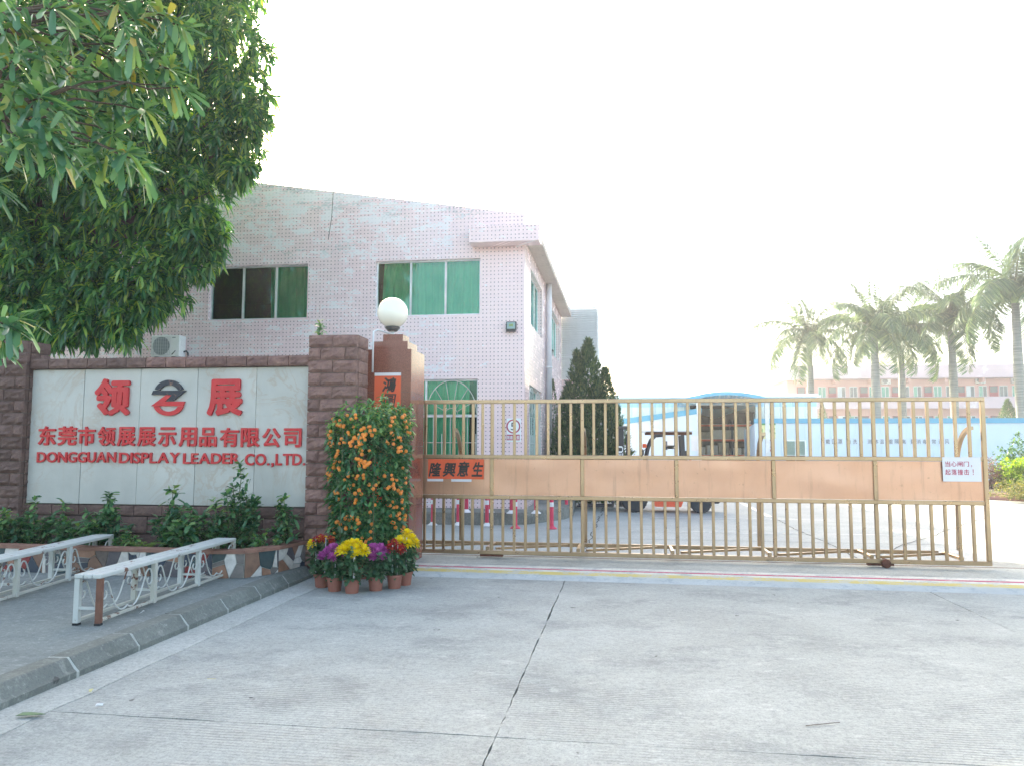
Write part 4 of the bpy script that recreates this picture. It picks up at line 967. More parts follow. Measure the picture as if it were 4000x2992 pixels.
me = bpy.data.meshes.new('mast_lettering'); me.from_pydata(W.tolist(), [], F); me.materials.append(M['white_metal']); obj('mast_lettering', me, fk)
for yy_ in (fy+.2, fy+.85):
    MB().cbox(X(2250),X(2396),yy_,yy_+.12,.10,.145,.006).build('fork', M['black'], fk); MB().cbox(X(2388),X(2396),yy_,yy_+.12,.1455,.62,.006).build('fork_shank', M['black'], fk)
MB().lathe([(.16,-.012),(.18,0),(.16,.012)], 20, (X(2575),fy+.55,1.28)).build('steering_wheel', M['black'], fk, 'auto')
MB().tube([(X(2690),fy+.1,1.0),(X(2706),fy+.08,1.2),(X(2700),fy+.08,1.32),(X(2688),fy+.1,1.38)], .025, 8).build('red_hose', M['post_red'], fk, True)

# ------------------------------------------------------------------ sheds, arched warehouse, long pale blue wall
M['blue_trim'] = pm('blue_trim', lin(86,168,200), .5, var=.06, nscale=2, bump=.02); M['panel_white'] = pm('white_sandwich_panel', lin(206,222,236), .5, var=.03, nscale=1, bump=.02, rnd=.03)
M['panel_blue'] = pm('pale_blue_sandwich_panel', lin(206,225,240), .45, var=.03, nscale=1, bump=.02, rnd=.03)
M['clad_cream'] = pm('cream_cladding', lin(216,228,222), .5, var=.05, nscale=1.5, bump=.02); M['clad_blue'] = pm('light_blue_cladding', lin(168,208,226), .5, var=.05, nscale=1.5, bump=.02)
M['rack'] = pm('orange_rack_beam', lin(214,92,62), .5, var=.08); M['carton'] = pm('grey_carton', lin(150,148,142), .8, var=.2, nscale=5)
wh = thing('arched_warehouse', 'warehouse with blue arched canopy and a dark open bay of racks', 'warehouse', (5, 44, 0)); WY = 44.0
wx = lambda px, y=1600, Yv=WY: onY(px, y, Yv).x; wz = lambda px, py, Yv=WY: onY(px, py, Yv).z
ztop = wz(2550,1556); zmid = wz(2550,1590); ox0, ox1 = wx(2695), wx(2950)
xl, xr_ = wx(2380), wx(3192)
def clad(x0, x1, z0, z1, mat, y):
    n = int((x1-x0)/.3)
    for k in range(n):
        a = x0+(x1-x0)*k/n; b = x0+(x1-x0)*(k+1)/n; MB().prism([(a+.002,y,z0),(a+.05,y-.03,z0),(b-.05,y-.03,z0),(b-.002,y,z0)], (0,0,z1-z0)).build('cladding_sheet', mat, wh)
for a, b in ((xl, ox0), (ox1, xr_)):
    clad(a, b, 0, zmid, M['clad_cream'], WY); clad(a, b, zmid+.005, ztop, M['clad_blue'], WY)
    MB().box(a, b, WY+.001, WY+.2, 0, ztop+.02).build('wall', M['clad_cream'], wh); MB().box(a-.2, b+.2, WY-.1, WY+.15, ztop+.03, ztop+.12).build('gutter', M['white_metal'], wh)
MB().box(xl, xr_, WY+19.8, WY+20, 0, 5).build('rear_wall', M['dark'], wh)
MB().box(xl, xl+.2, WY+.25, WY+19.7, 0, ztop).build('side_wall', M['clad_cream'], wh); MB().box(xr_-.2, xr_, WY+.25, WY+19.7, 0, ztop).build('side_wall', M['clad_cream'], wh)
CY_ = WY-4.25; cxp = (wx(2670,1600,CY_)+wx(3010,1600,CY_))/2; aw = (wx(3010,1600,CY_)-wx(2670,1600,CY_))/2; azm = wz(2850,1533,CY_); aze = wz(2990,1562,CY_)
def az(u): return azm-(azm-aze)*(u*u)
arcp = [(cxp+aw*u, az(u)) for u in np.linspace(-1,1,17)]
m = MB(); n = len(arcp)
for yv in (WY-4.2, WY+20): m.v += [(x,yv,z) for x,z in arcp]+[(x,yv,z+.05) for x,z in arcp]
for i in range(n-1):
    m.f += [(i,i+1,2*n+i+1,2*n+i),(n+i,3*n+i,3*n+i+1,n+i+1),(i,n+i,n+i+1,i+1)]
m.build('arched_roof', M['clad_blue'], wh, False)
m = MB()
for (a,za),(b,zb2) in zip(arcp, arcp[1:]): m.prism([(a,WY-4.25,za-.12),(b,WY-4.25,zb2-.12),(b,WY-4.25,zb2+.06),(a,WY-4.25,za+.06)], (0,.06,0))
m.build('arch_fascia', M['blue_trim'], wh)
for yv in (WY-4, WY-2, WY):
    tie = [(cxp-aw*.95, yv, aze+.02),(cxp+aw*.95, yv, aze+.02)]
    tr = MB().tube(tie, .035, 6).build('roof_truss', M['alu'], wh, True)
    for u in np.linspace(-.8,.8,9): MB().tube([(cxp+aw*u, yv, aze+.02),(cxp+aw*(u+.1), yv, az(u+.1))], .022, 5).build('truss_web', M['alu'], tr, True)
for x in (ox0+.1, ox1-.1): MB().box(x-.1,x+.1,WY-4.1,WY-3.9,0,aze).build('canopy_column', M['alu'], wh)
for a, b in ((xl-.1, cxp-aw+.05), (cxp+aw-.05, xr_+.1)): MB().box(a, b, WY+.16, WY+19.9, ztop+.14, ztop+.22).build('flat_roof', M['white_metal'], wh)
MB().box(cxp-aw+.06, cxp+aw-.06, WY+5.9, WY+6.0, aze+.1, azm-.02).build('gable_infill', M['dark'], wh)
# racks inside the bay
rk = thing('storage_rack', 'orange beamed storage rack full of cartons inside the dark warehouse bay', 'rack', (cxp, 51, 0))
for x in np.linspace(ox0-.5, ox1+.9, 5): MB().box(x-.05,x+.05,50.9,51.9,0,3.4).build('upright', M['navy'], rk)
for z in (1.15, 2.15, 3.1):
    MB().box(ox0-.5, ox1+.9, 50.84, 50.895, z-.06, z+.06).build('beam', M['rack'], rk); MB().box(ox0-.5, ox1+.9, 50.9, 51.9, z+.062, z+.08).build('shelf', M['alu'], rk)
rg = random.Random(3)
for z in (1.25, 2.25):
    x = ox0-.4
    while x < ox1+.6:
        w, h = rg.uniform(.4,.75), rg.uniform(.4,.8); o = MB().cbox(x,x+w,50.95,51.7,z-.015,z-.015+h,.02).build('carton', M['carton'] if rg.random() < .6 else M['paper_w'], None)
        tag(o, 'carton stacked on the storage rack in the warehouse bay', 'carton', 'cartons on the warehouse rack'); x += w+rg.uniform(.03,.2)
# white lean-to on the left with rising blue trim
SY2 = 40.0; sx = lambda px, y=1700: onY(px, y, SY2).x; sz = lambda px, py: onY(px, py, SY2).z
lt = thing('white_shed', 'white panel lean-to shed with a rising blue roof trim behind the forklift', 'shed', (sx(2570), SY2, 0))
xa, xb = sx(2330), sx(2738); za, zb_ = sz(2412,1655)-.05, sz(2738,1614)
zat = lambda x: za+(zb_-za)*(x-sx(2412))/(xb-sx(2412))
xs_ = list(np.linspace(xa, xb, 6))
for a, b in zip(xs_, xs_[1:]): MB().prism([(a+.006,SY2,0),(b-.006,SY2,0),(b-.006,SY2,zat(b)),(a+.006,SY2,zat(a))], (0,.08,0)).build('wall_panel', M['panel_white'], lt)
MB().prism([(xa,SY2-.05,zat(xa)),(xb+.05,SY2-.05,zat(xb+.05)),(xb+.05,SY2-.05,zat(xb)+.28),(xa,SY2-.05,zat(xa)+.28)], (0,.1,0)).build('roof_trim', M['blue_trim'], lt)
MB().box(xb-.08, xb, SY2+.09, SY2+3.6, 0, zat(xb)-.01).build('side_wall', M['panel_white'], lt)
MB().prism([(xa,SY2+.06,zat(xa)+.1),(xb,SY2+.06,zat(xb)+.1),(xb,SY2+.06,zat(xb)+.18),(xa,SY2+.06,zat(xa)+.18)], (0,3.6,0)).build('roof', M['clad_blue'], lt)
for px0,px1,py0,py1,mt in ((2606,2632,1738,1752,'paper_w'),(2594,2606,1722,1756,'navy'),(2606,2645,1702,1752,'paper_w'),(2648,2660,1702,1756,'paper_w'),(2700,2724,1700,1760,'paper_w')):
    o = MB().box(sx(px0),sx(px1),SY2-.012,SY2-.002-.001*(px0%3),sz(px0,py1),sz(px0,py0)).build('notice', M[mt], lt)
# long pale blue wall to the right
bw = thing('prefab_wall', 'long pale blue panel wall with blue capping along the far side of the yard', 'wall', (sx(3500), SY2, 0))
xa, xb = sx(2955), sx(2955)+26; zt2 = sz(3400,1652); n = 22
xs_ = list(np.linspace(xa, xb, n+1))
wo = (sx(3068), sx(3142), sz(3100,1776)-.9, sz(3100,1722))
for a, b in zip(xs_, xs_[1:]): MB().box(a+.004,b-.004,SY2,SY2+.08,0,zt2).build('wall_panel', M['panel_blue'], bw)
MB().box(xa-.1,xb,SY2-.06,SY2+.14,zt2+.002,zt2+.24).build('capping', M['blue_trim'], bw)
MB().prism([(xa-.005,SY2-.001,0),(xa-.005,SY2-.001,zt2),(xa-.005,SY2+3.5,zt2-.25),(xa-.005,SY2+3.5,0)], (-.07,0,0)).build('side_wall', M['panel_white'], bw)
fr = MB().box(wo[0]-.06,wo[1]+.06,SY2-.03,SY2-.002,wo[2]-.06,wo[3]+.06).build('window', M['white_metal'], bw)
for a, b in ((wo[0], (wo[0]+wo[1])/2-.02), ((wo[0]+wo[1])/2+.02, wo[1])):
    MB().box(a,b,SY2-.04,SY2-.032,wo[2],wo[2]+(wo[3]-wo[2])*.55).build('pane', M['dark'], fr); MB().box(a,b,SY2-.04,SY2-.032,wo[2]+(wo[3]-wo[2])*.57,wo[3]).build('pane', M['clear'], fr)
M['ygreen'] = pm('pale_yellow_board', lin(222,226,168), .6, var=.04, bump=0); M['green_print'] = pm('green_print', lin(52,150,84), .6, var=.05, bump=0); M['grey_print'] = pm('grey_print', lin(96,104,112), .6, var=.05, bump=0)
Zb = (2300,1450); Sb = .4521
yb = thing('area_board', 'pale yellow board with green writing on the pale blue wall', 'sign', (sx(3000), SY2, 2.2))
r = zrect(Zb, 1484, 440, 1613, 582, Sb, SY2-.02); MB().box(r[0],r[1],SY2-.03,SY2-.005,r[2],r[3]).build('board', M['ygreen'], yb)
r = zrect(Zb, 1484, 440, 1613, 462, Sb, SY2-.03); MB().box(r[0],r[1],SY2-.034,SY2-.0305,r[2],r[3]).build('green_strip', M['green_print'], yb)
place_text('收', 'printed_character', M['green_print'], yb, *zrect(Zb, 1466+20, 490, 1506, 538, Sb, SY2-.03), SY2-.0305, .003, .02); place_text('A区', 'printed_character', M['green_print'], yb, *zrect(Zb, 1548, 490, 1612, 538, Sb, SY2-.03), SY2-.0305, .003, .02)
sq = thing('no_entry_board', 'small white board with a red ring on the pale blue wall', 'sign', (sx(3012), SY2, 1.8))
r = zrect(Zb, 1546, 612, 1580, 694, Sb, SY2-.02); MB().box(r[0],r[1],SY2-.03,SY2-.005,r[2],r[3]).build('board', M['paper_w'], sq)
r = zrect(Zb, 1550, 672, 1578, 690, Sb, SY2-.03); MB().box(r[0],r[1],SY2-.033,SY2-.0305,r[2],r[3]).build('red_strip', M['redink'], sq)
MB().tube([(r[0]+.08+.13*math.cos(a), SY2-.033, r[3]+.28+.17*math.sin(a)) for a in np.linspace(0,6.283,20)], .02, 5).build('red_ring', M['redink'], sq)
slog = '戴口罩勤洗手测体温重隔离勤消毒常通风'
pxs = [2066*Sb+2300, 2120*Sb+2300, 2172*Sb+2300] + [3300+q*.4834 for q in (30,82,132,200,255,300,372,420,476,550,597,645,720,775,826)]
for i, (ch, px) in enumerate(zip(slog, pxs)):
    lab_ = (['first','second','third','fourth','fifth','sixth','seventh','eighth','ninth'][min(i, 17-i)] + ' slogan sheet from the ' + ('left' if i < 9 else 'right') + f' on the pale blue wall, reading {ch}')
    t = thing('slogan_sheet', lab_, 'notice', (sx(px), SY2, 1.9), group='slogan sheets on the pale blue wall'); cy = 1500+462*.4834
    a = onY(px-11, cy-14, SY2-.02); b = onY(px+11, cy+14, SY2-.02); MB().box(a.x,b.x,SY2-.012,SY2-.003,b.z,a.z).build('sheet', M['panel_white'], t)
    a = onY(px-8.5, cy-9, SY2-.02); b = onY(px+8.5, cy+9, SY2-.02); place_text(ch, 'printed_character', M['grey_print'], t, a.x, b.x, b.z, a.z, SY2-.0122, .003, .01)

# ------------------------------------------------------------------ far dormitory block
DY = 92.0; dm = thing('dormitory_block', 'long pink three-storey dormitory block behind the palms', 'building', (35, DY, 0))
M['dorm'] = pm('pale_pink_render', lin(214,178,172), .8, var=.06, nscale=.4, bump=.05, rnd=0); M['dorm_band'] = pm('weathered_parapet', lin(200,182,186), .8, var=.1, nscale=.5, bump=.1, rnd=0, dirt=lin(226,222,224), dirt_amt=.2)
M['door_red'] = pm('dull_red_door', lin(166,78,84), .6, var=.1); M['win_green'] = pm('green_window', lin(96,170,150), .25, var=.2, nscale=.5); M['win_dark'] = pm('dark_window', lin(92,108,112), .2, var=.2, nscale=.5); M['win_white'] = pm('white_window_frame', lin(220,226,226), .5, var=.03)
dx = lambda zx: onY(3000+zx*.4834, 1530, DY).x; dz_ = lambda zy: onY(3500, 900+zy*.4834, DY).z
x0, x1 = dx(155), dx(155)+62
zR, zr2, zp1, zp0, zf2 = dz_(1102), dz_(1195), dz_(1352), dz_(1443), dz_(1500)
MB().box(x0, x1, DY, DY+9, 0, zr2-.05).build('wall', M['dorm'], dm)
MB().box(x0-1.6, x1, DY-1.75, DY+9.2, zr2-.04, zR).build('roof_parapet', M['dorm_band'], dm); MB().box(x0-3.0, x1, DY-1.9, DY-.1, zr2-.16, zr2-.045).build('eave_slab', M['dorm_band'], dm)
MB().box(x0, x1, DY-1.6, DY-1.45, zp0, zp1).build('balcony_parapet', M['dorm_band'], dm); MB().box(x0, x1, DY-1.44, DY-.01, zp0+.2, zp0+.35).build('balcony_floor', M['dorm'], dm)
MB().box(x0, x1, DY-1.6, DY-1.45, zp0-3.3, zp0-1.9).build('balcony_parapet', M['dorm_band'], dm)
for k in range(16):
    xx = x0+1.2+k*3.86; MB().box(xx-.12, xx+.12, DY-1.43, DY-.01, zr2-.6, zr2-.165).build('balcony_beam', M['dorm'], dm)
per = dx(519+255)-dx(519)
for fl_, zt_ in ((0, dz_(1260)), (1, dz_(1497))):
    for k in range(14):
        c = dx(519)+per*(k-1); 
        if c < x0+.5: continue
        d = MB().box(c-.45,c+.45,DY-.05,DY-.002,zt_-2.1,zt_).build('door', M['door_red'], dm); MB().box(c-.38,c+.38,DY-.07,DY-.052,zt_-.75,zt_-.06).build('door_glass', M['win_dark'], d)
        for off, mt in ((dx(594)-dx(519), 'win_white' if k % 4 == 1 else ('win_green' if k%3 else 'win_dark')), (dx(690)-dx(519), 'win_green' if (k+fl_) % 3 != 1 else 'win_dark')):
            w = MB().box(c+off-.42,c+off+.42,DY-.05,DY-.002,zt_-1.55,zt_).build('window', M['win_white'], dm)
            for s in (-1,1): MB().box(c+off+s*.2-.165,c+off+s*.2+.165,DY-.06,DY-.052,zt_-1.48,zt_-.07).build('pane', M[mt if s < 0 else 'win_dark' if k % 2 else mt], w)
for zx, zy, lb in ((950,1232,'left'),(1712,1232,'middle'),(2000,1232,'right')):
    aircon(f'{lb} one of three air conditioner units under the dormitory eave', (dx(zx), DY-.05, dz_(zy+12)), 0, .95)
# ------------------------------------------------------------------ foliage
def norm(a): return a/np.maximum(np.linalg.norm(a, axis=1, keepdims=True), 1e-9)
def leaves(name, mat, P, D, L, W, droop, parent=None, rnd=None, shape=(.45,.8), fold=.25, seed=1, build=True):
    """one mesh of separate leaf blades: base P, direction D, length L, width W, tip droop"""
    rg = np.random.default_rng(seed); n = len(P); D = norm(D); up = np.tile([0,0,1.0],(n,1))+rg.normal(0,.25,(n,3))
    S = norm(np.cross(D, up)); N = np.cross(S, D); L = np.broadcast_to(L,(n,)); W = np.broadcast_to(W,(n,)); dr = np.broadcast_to(droop,(n,))
    def at(t): q = P + D*(L*t)[:,None]; q[:,2] -= dr*L*t*t; return q
    a, b = shape
    V = np.empty((n,7,3)); h = (W/2)[:,None]
    V[:,0] = at(0.0)
    c1 = at(a*.6); c2 = at(a+.28)
    V[:,1] = c1-S*h*.85+N*h*fold; V[:,2] = c1+S*h*.85+N*h*fold
    V[:,3] = c2-S*h*b+N*h*fold; V[:,4] = c2+S*h*b+N*h*fold; V[:,5] = at(1.0); V[:,6] = (c1+c2)/2
    base = (np.arange(n)*7)[:,None]
    T = np.array([[0,2,6],[0,6,1],[2,4,6],[6,4,5],[6,5,3],[6,3,1]])
    F = (base[:,:,None]+T[None]).reshape(-1,3)
    me = bpy.data.meshes.new(name); me.vertices.add(n*7); me.vertices.foreach_set('co', V.reshape(-1))
    nf = len(F); me.loops.add(nf*3); me.loops.foreach_set('vertex_index', F.reshape(-1).astype(np.int32)); me.polygons.add(nf)
    me.polygons.foreach_set('loop_start', np.arange(0,nf*3,3,dtype=np.int32)); me.polygons.foreach_set('loop_total', np.full(nf,3,dtype=np.int32))
    r = rg.random(n) if rnd is None else rnd
    at_ = me.attributes.new('rnd','FLOAT','POINT'); at_.data.foreach_set('value', np.repeat(r,7).astype(np.float32))
    me.update(); me.validate(); me.materials.append(mat)
    if not build: return me
    return obj(name, me, parent)
def whorl(C, A, n, rg, spread=.9, jit=.3):
    """n leaf directions round each twig axis A at each centre C"""
    m = len(C); A = norm(A); ref = np.where(np.abs(A[:,2:3]) < .9, np.array([[0,0,1.0]]), np.array([[1.0,0,0]])); U = norm(np.cross(A, ref)); V = np.cross(A, U)
    th = rg.uniform(0,2*np.pi,(m,1))+np.arange(n)[None]*2.39996+rg.normal(0,.2,(m,n)); sp = spread*rg.uniform(.55,1.25,(m,n))
    D = A[:,None]*np.cos(sp)[...,None] + (U[:,None]*np.cos(th)[...,None]+V[:,None]*np.sin(th)[...,None])*np.sin(sp)[...,None]
    D += rg.normal(0,jit*.3,D.shape)
    P = C[:,None]+A[:,None]*rg.uniform(-.06,.06,(m,n,1))
    return P.reshape(-1,3), D.reshape(-1,3)
def branch(a, b, r0, r1, n=8, sag=.1, seed=0):
    rg = random.Random(seed); a, b = Vector(a), Vector(b); L = (b-a).length
    return [a.lerp(b, i/n)+Vector((rg.uniform(-1,1),rg.uniform(-1,1),rg.uniform(-1,1)))*L*.025*(0 < i < n)+Vector((0,0,sag*L*math.sin(math.pi*i/n))) for i in range(n+1)], [r0+(r1-r0)*i/n for i in range(n+1)]

# ---- mango tree behind the sign wall
rg = np.random.default_rng(11)
blobs = [(400,20,150,13),(475,120,92,12.6),(520,205,62,12.4),(538,262,46,12.4),(500,318,62,12.5),(430,300,105,12.6),(300,180,200,13.2),(150,140,210,13.5),(120,340,205,13.2),(290,400,160,12.6),(405,440,82,12.3),(415,545,62,12.2),(330,590,85,12.2),
         (228,635,92,12.2),(110,590,112,12.4),(0,450,190,13),(-160,300,300,13.6),(-140,560,130,12.8),(420,-110,150,13.4),(230,-170,250,13.8),(-60,-200,320,14.2),(300,640,52,12.0),(210,700,40,11.9),(520,370,30,12.3),(60,640,85,12.3),(150,680,62,12.0),(-20,600,120,12.5),(265,690,45,11.9),(120,700,45,11.9),(440,500,50,12.2)]
C, A = [], []
for (bx_, by_, br, bY) in blobs:
    c = np.array(kY(bx_, by_, bY)); R = br*K*np.linalg.norm(c-np.array(CP))/FPX/1.04
    n = int(.016*br*br)+14; d = norm(rg.normal(size=(n,3))); rr = R*(rg.random(n)**.42)*(1+.10*rg.normal(size=n).clip(-1,1.2))
    Q = c+d*rr[:,None]*np.array([1,1.0,1]); C.append(Q); A.append(d*.9+np.array([0,0,-.12])+rg.normal(0,.35,(n,3)))
C = np.vstack(C); A = np.vstack(A)
# keep the crown clear of the factory wall
keep = (C[:,1] < 16.4); C, A = C[keep], A[keep]
P, D = whorl(C, A, 12, rg, 1.05, .5); n = len(P); print('mango leaves', n)
mg = thing('mango_tree', 'big dark green mango tree overhanging the sign wall and pink building', 'tree', (-12.3, 13.2, 0))
fr_ = leaves('crown', M['mango'], P, D, rg.uniform(.16,.25,n), rg.uniform(.044,.066,n), rg.uniform(.25,.8,n), mg, rg.random(n)**1.3, (.5,.75), .3, 2); stuff(fr_)
tk, tr_ = branch((-12.3,13.2,-.05), (-11.9,13.2,3.6), .24, .19, 8, 0, 3); MB().tube(tk, tr_, 12).build('trunk', M['bark'], mg, True)
for i, (bx_, by_, br, bY) in enumerate(blobs[:16]+blobs[18:21]):
    e = kY(bx_, by_, bY); s = Vector((-11.9,13.2,3.5)) if i % 3 else Vector((-12.0,13.2,3.0)); tk, tr_ = branch(s, e, .085, .018, 9, .06, i); MB().tube(tk, tr_, 7).build('limb', M['bark'], mg, True); tk0 = tk
    for j in range(4):
        q = e+Vector(rg.normal(0,.35,3)*br/90); tk, tr_ = branch(Vector(tk0[6]) if j < 2 else e, q, .016, .006, 5, .03, i*7+j); MB().tube(tk, tr_, 5).build('twig', M['bark'], mg, True)

# ---- nearer tree with whorled leaves, trunk off to the left
cl = [(20,30,3.6),(110,20,3.7),(60,75,3.7),(170,15,3.9),(250,8,4.0),(310,5,4.2),(355,35,4.2),(385,55,4.2),(290,45,4.1),(215,90,4.2),(150,70,4.0),(30,130,3.5),(90,110,3.8),(330,125,4.3),(365,150,4.3),(300,150,4.3),(340,185,4.3),(385,190,4.3),(250,130,4.2),(275,185,4.3),(210,150,4.3),(160,170,4.2),
      (40,190,3.5),(80,215,3.5),(20,240,3.5),(65,260,3.5),(105,240,3.7),(40,300,3.4),(90,290,3.5),(120,320,3.6),(130,200,4.1),(150,240,4.1),(200,255,4.2),(240,290,4.2),(190,310,4.2),(265,330,4.2),(300,350,4.2),(225,345,4.2),(250,250,4.3),(310,240,4.3),(175,360,4.2),(20,340,3.5),(5,700,3.6),(35,690,3.7),(-10,735,3.6)]
wt = thing('whorled_leaf_tree', 'nearer tree with pale whorled leaves reaching in from the upper left', 'tree', (-6.4, 4.2, WZ))
C = np.array([kY(x,y,Yv) for x,y,Yv in cl]); rg2 = np.random.default_rng(5)
extra = C[rg2.integers(0,len(C)-3,16)]+rg2.normal(0,.22,(16,3))*np.array([1,1.2,.8]); off = np.array([(-3.6,3.4,z) for z in (3.6,4.4,5.0)]+[(-3.2,4.4,5.1),(-4.4,3.8,4.6),(-4.8,4.8,3.9),(-4.6,3.2,3.2)])
C2 = np.vstack([C, extra, off]); A2 = np.tile([.85,-.25,-.15],(len(C2),1))+rg2.normal(0,.4,(len(C2),3))
P, D = whorl(C2, A2, 17, rg2, 1.1, .4); n = len(P)
stuff(leaves('crown', M['whorl'], P, D, rg2.uniform(.10,.185,n), rg2.uniform(.028,.043,n), rg2.uniform(.15,.7,n), wt, rg2.random(n), (.62,1.05), .18, 3))
tk, tr_ = branch((-6.4,4.2,WZ), (-5.6,4.3,3.0), .13, .09, 8, 0, 5); MB().tube(tk, tr_, 12).build('trunk', M['bark'], wt, True)
hubs = [kY(-60,60,3.9), kY(-60,250,3.7), kY(-60,330,4.1), kY(-80,690,3.7)]
for i, h in enumerate(hubs): tk, tr_ = branch((-5.6,4.3,2.9 if i < 3 else 2.2), h, .05, .022, 8, .04, 40+i); MB().tube(tk, tr_, 8).build('limb', M['bark'], wt, True)
for i, c in enumerate(C):
    c = Vector(c); h = min(hubs, key=lambda q: (q-c).length+ (5 if q is hubs[3] and i < len(C)-3 else 0)); tk, tr_ = branch(h, c, .012, .005, 7, .07, 60+i); MB().tube(tk, tr_, 5).build('twig', M['bark'], wt, True)

# ---- kumquat tree
kb = onZ(1425,2255,0); ky = kb.y+.08
kq = thing('kumquat_tree', 'columnar kumquat tree loaded with small orange fruit beside the granite pillar', 'tree', (kb.x, ky, 0))
M['pot'] = pm('terracotta_plastic', lin(144,90,76), .6, var=.08, nscale=8, bump=.04); M['fruit'] = pm('orange_fruit', lin(236,142,56), .4, var=.08, nscale=30, bump=.06, rnd=.1); M['fruit_g'] = pm('unripe_fruit', lin(150,150,60), .4, var=.1, bump=.03)
MB().lathe([(.19,0),(.23,.26),(.25,.27),(.25,.30),(.22,.30)], 24, (kb.x,ky,0)).build('pot', M['pot'], kq, 'auto')
MB().tube([(kb.x,ky,.28),(kb.x+.01,ky,1.5)], .03, 8).build('trunk', M['bark'], kq, True)
def kr(z): return np.interp(z, [.28,.5,.9,1.4,2.1], [.36,.42,.46,.49,.50])
def ktop(x): return np.interp(x, [-.5,-.36,-.22,.08,.3,.5], [1.84,1.95,2.04,2.10,2.10,2.06])
rg3 = np.random.default_rng(9); Q, Ax = [], []
for _ in range(1900):
    z = rg3.uniform(.30,2.1); a = rg3.uniform(0,2*np.pi); r = kr(z)*rg3.uniform(.74,1.02) if z < 1.6 or rg3.random() < .5 else kr(z)*math.sqrt(rg3.random())
    x = r*math.cos(a)
    if z > ktop(x)+rg3.normal(0,.03): continue
    Q.append((kb.x+x, ky+r*math.sin(a)*.9, z)); Ax.append((math.cos(a)*.7, math.sin(a)*.7, .5))
for (ddx, top) in ((-.12,2.18),(.03,2.2),(.17,2.24),(.27,2.17),(-.33,2.02),(.42,2.12),(.52,1.98)):   # shoots above the crown
    for z in np.arange(1.75, top, .035): Q.append((kb.x+ddx+rg3.normal(0,.025), ky-.05+rg3.normal(0,.05), z)); Ax.append((rg3.normal(0,.4),rg3.normal(0,.4),1.0))
Q = np.array(Q); Ax = np.array(Ax)+rg3.normal(0,.25,(len(Q),3)); P, D = whorl(Q, Ax, 8, rg3, 1.1, .4); n = len(P)
stuff(leaves('foliage', M['citrus'], P, D, rg3.uniform(.055,.095,n), rg3.uniform(.026,.040,n), rg3.uniform(.1,.5,n), kq, np.clip(rg3.random(n)*.75+(P[:,2]>1.75)*.3,0,1), (.5,.9), .2, 4))
fm = MB().lathe([(max(.001,.024*math.cos(t)), .0225*math.sin(t)) for t in np.linspace(-1.5707,1.5707,7)], 10).mesh('fruit', M['fruit'], True); fg = fm.copy(); fg.materials.clear(); fg.materials.append(M['fruit_g'])
cnt = 0
while cnt < 285:
    z = .36+1.62*rg3.random()**.72; a = rg3.uniform(-math.pi*1.02, .04*math.pi) if rg3.random() < .9 else rg3.uniform(0,6.28); r = kr(z)*rg3.uniform(.98,1.04)+.01
    if z > ktop(r*math.cos(a))-.04: continue
    for _ in range(int(rg3.integers(1,5))):
        zz = z+rg3.normal(0,.035); aa = a+rg3.normal(0,.09); g_ = rg3.random() < .07
        obj('fruit', fg if g_ else fm, kq, (kb.x+r*math.cos(aa), ky+r*math.sin(aa)*.9, zz), (rg3.random()*6,0,rg3.random()*6), float(rg3.uniform(.78,1.12)*(.7 if g_ else 1))); cnt += 1
for ddx, z1 in ((-.21,1.85),(.21,1.5)): MB().tube([(kb.x+ddx,ky-.41,.3),(kb.x+ddx*.95,ky-.40,z1)], .006, 5).build('stake', M['stem'], kq, True)

# ---- chrysanthemum pots
M['yel'] = leafmat('yellow_petal', ((0, lin(238,206,20)), (1, lin(255,236,50))), .35, .6, (1,1,.6)); M['mag'] = leafmat('magenta_petal', ((0, lin(156,62,138)), (1, lin(204,108,182))), .35, .6, (1,.8,1)); M['redp'] = leafmat('red_petal', ((0, lin(140,22,30)), (1, lin(196,40,44))), .3, .6, (1,.6,.6)); M['eye'] = pm('yellow_eye', lin(222,186,60), .8, var=.1)
def flower_mesh(name, mat, R, npet, ball, seed):
    rg = np.random.default_rng(seed); i = np.arange(npet); t = (i+.5)/npet; th = i*2.39996; el = (1-t)*1.45-.35*(t if not ball else t*2.2)
    D = np.stack([np.cos(th)*np.cos(el), np.sin(th)*np.cos(el), np.sin(el)],1); P = D*R*.12
    return leaves(name, mat, P, D+rg.normal(0,.08,D.shape), R*rg.uniform(.8,1.05,npet), R*(.26 if not ball else .34), (.25 if not ball else -.15), None, None, (.6,.95), .2, seed, False)
FM = {'yellow':[flower_mesh('flower_head', M['yel'], .070, 60, False, s) for s in (1,2)], 'magenta':[flower_mesh('flower_head', M['mag'], .058, 70, True, s) for s in (3,4)], 'red':[flower_mesh('flower_head', M['redp'], .050, 34, False, s) for s in (5,6)]}
pot_me = MB().lathe([(.066,0),(.082,.125),(.090,.127),(.091,.146),(.083,.148),(.078,.135),(.001,.130)], 26).mesh('pot', M['pot'], 'auto'); eye_me = MB().lathe([(.012,0),(.010,.008),(.001,.011)], 8).mesh('flower_eye', M['eye'], True)
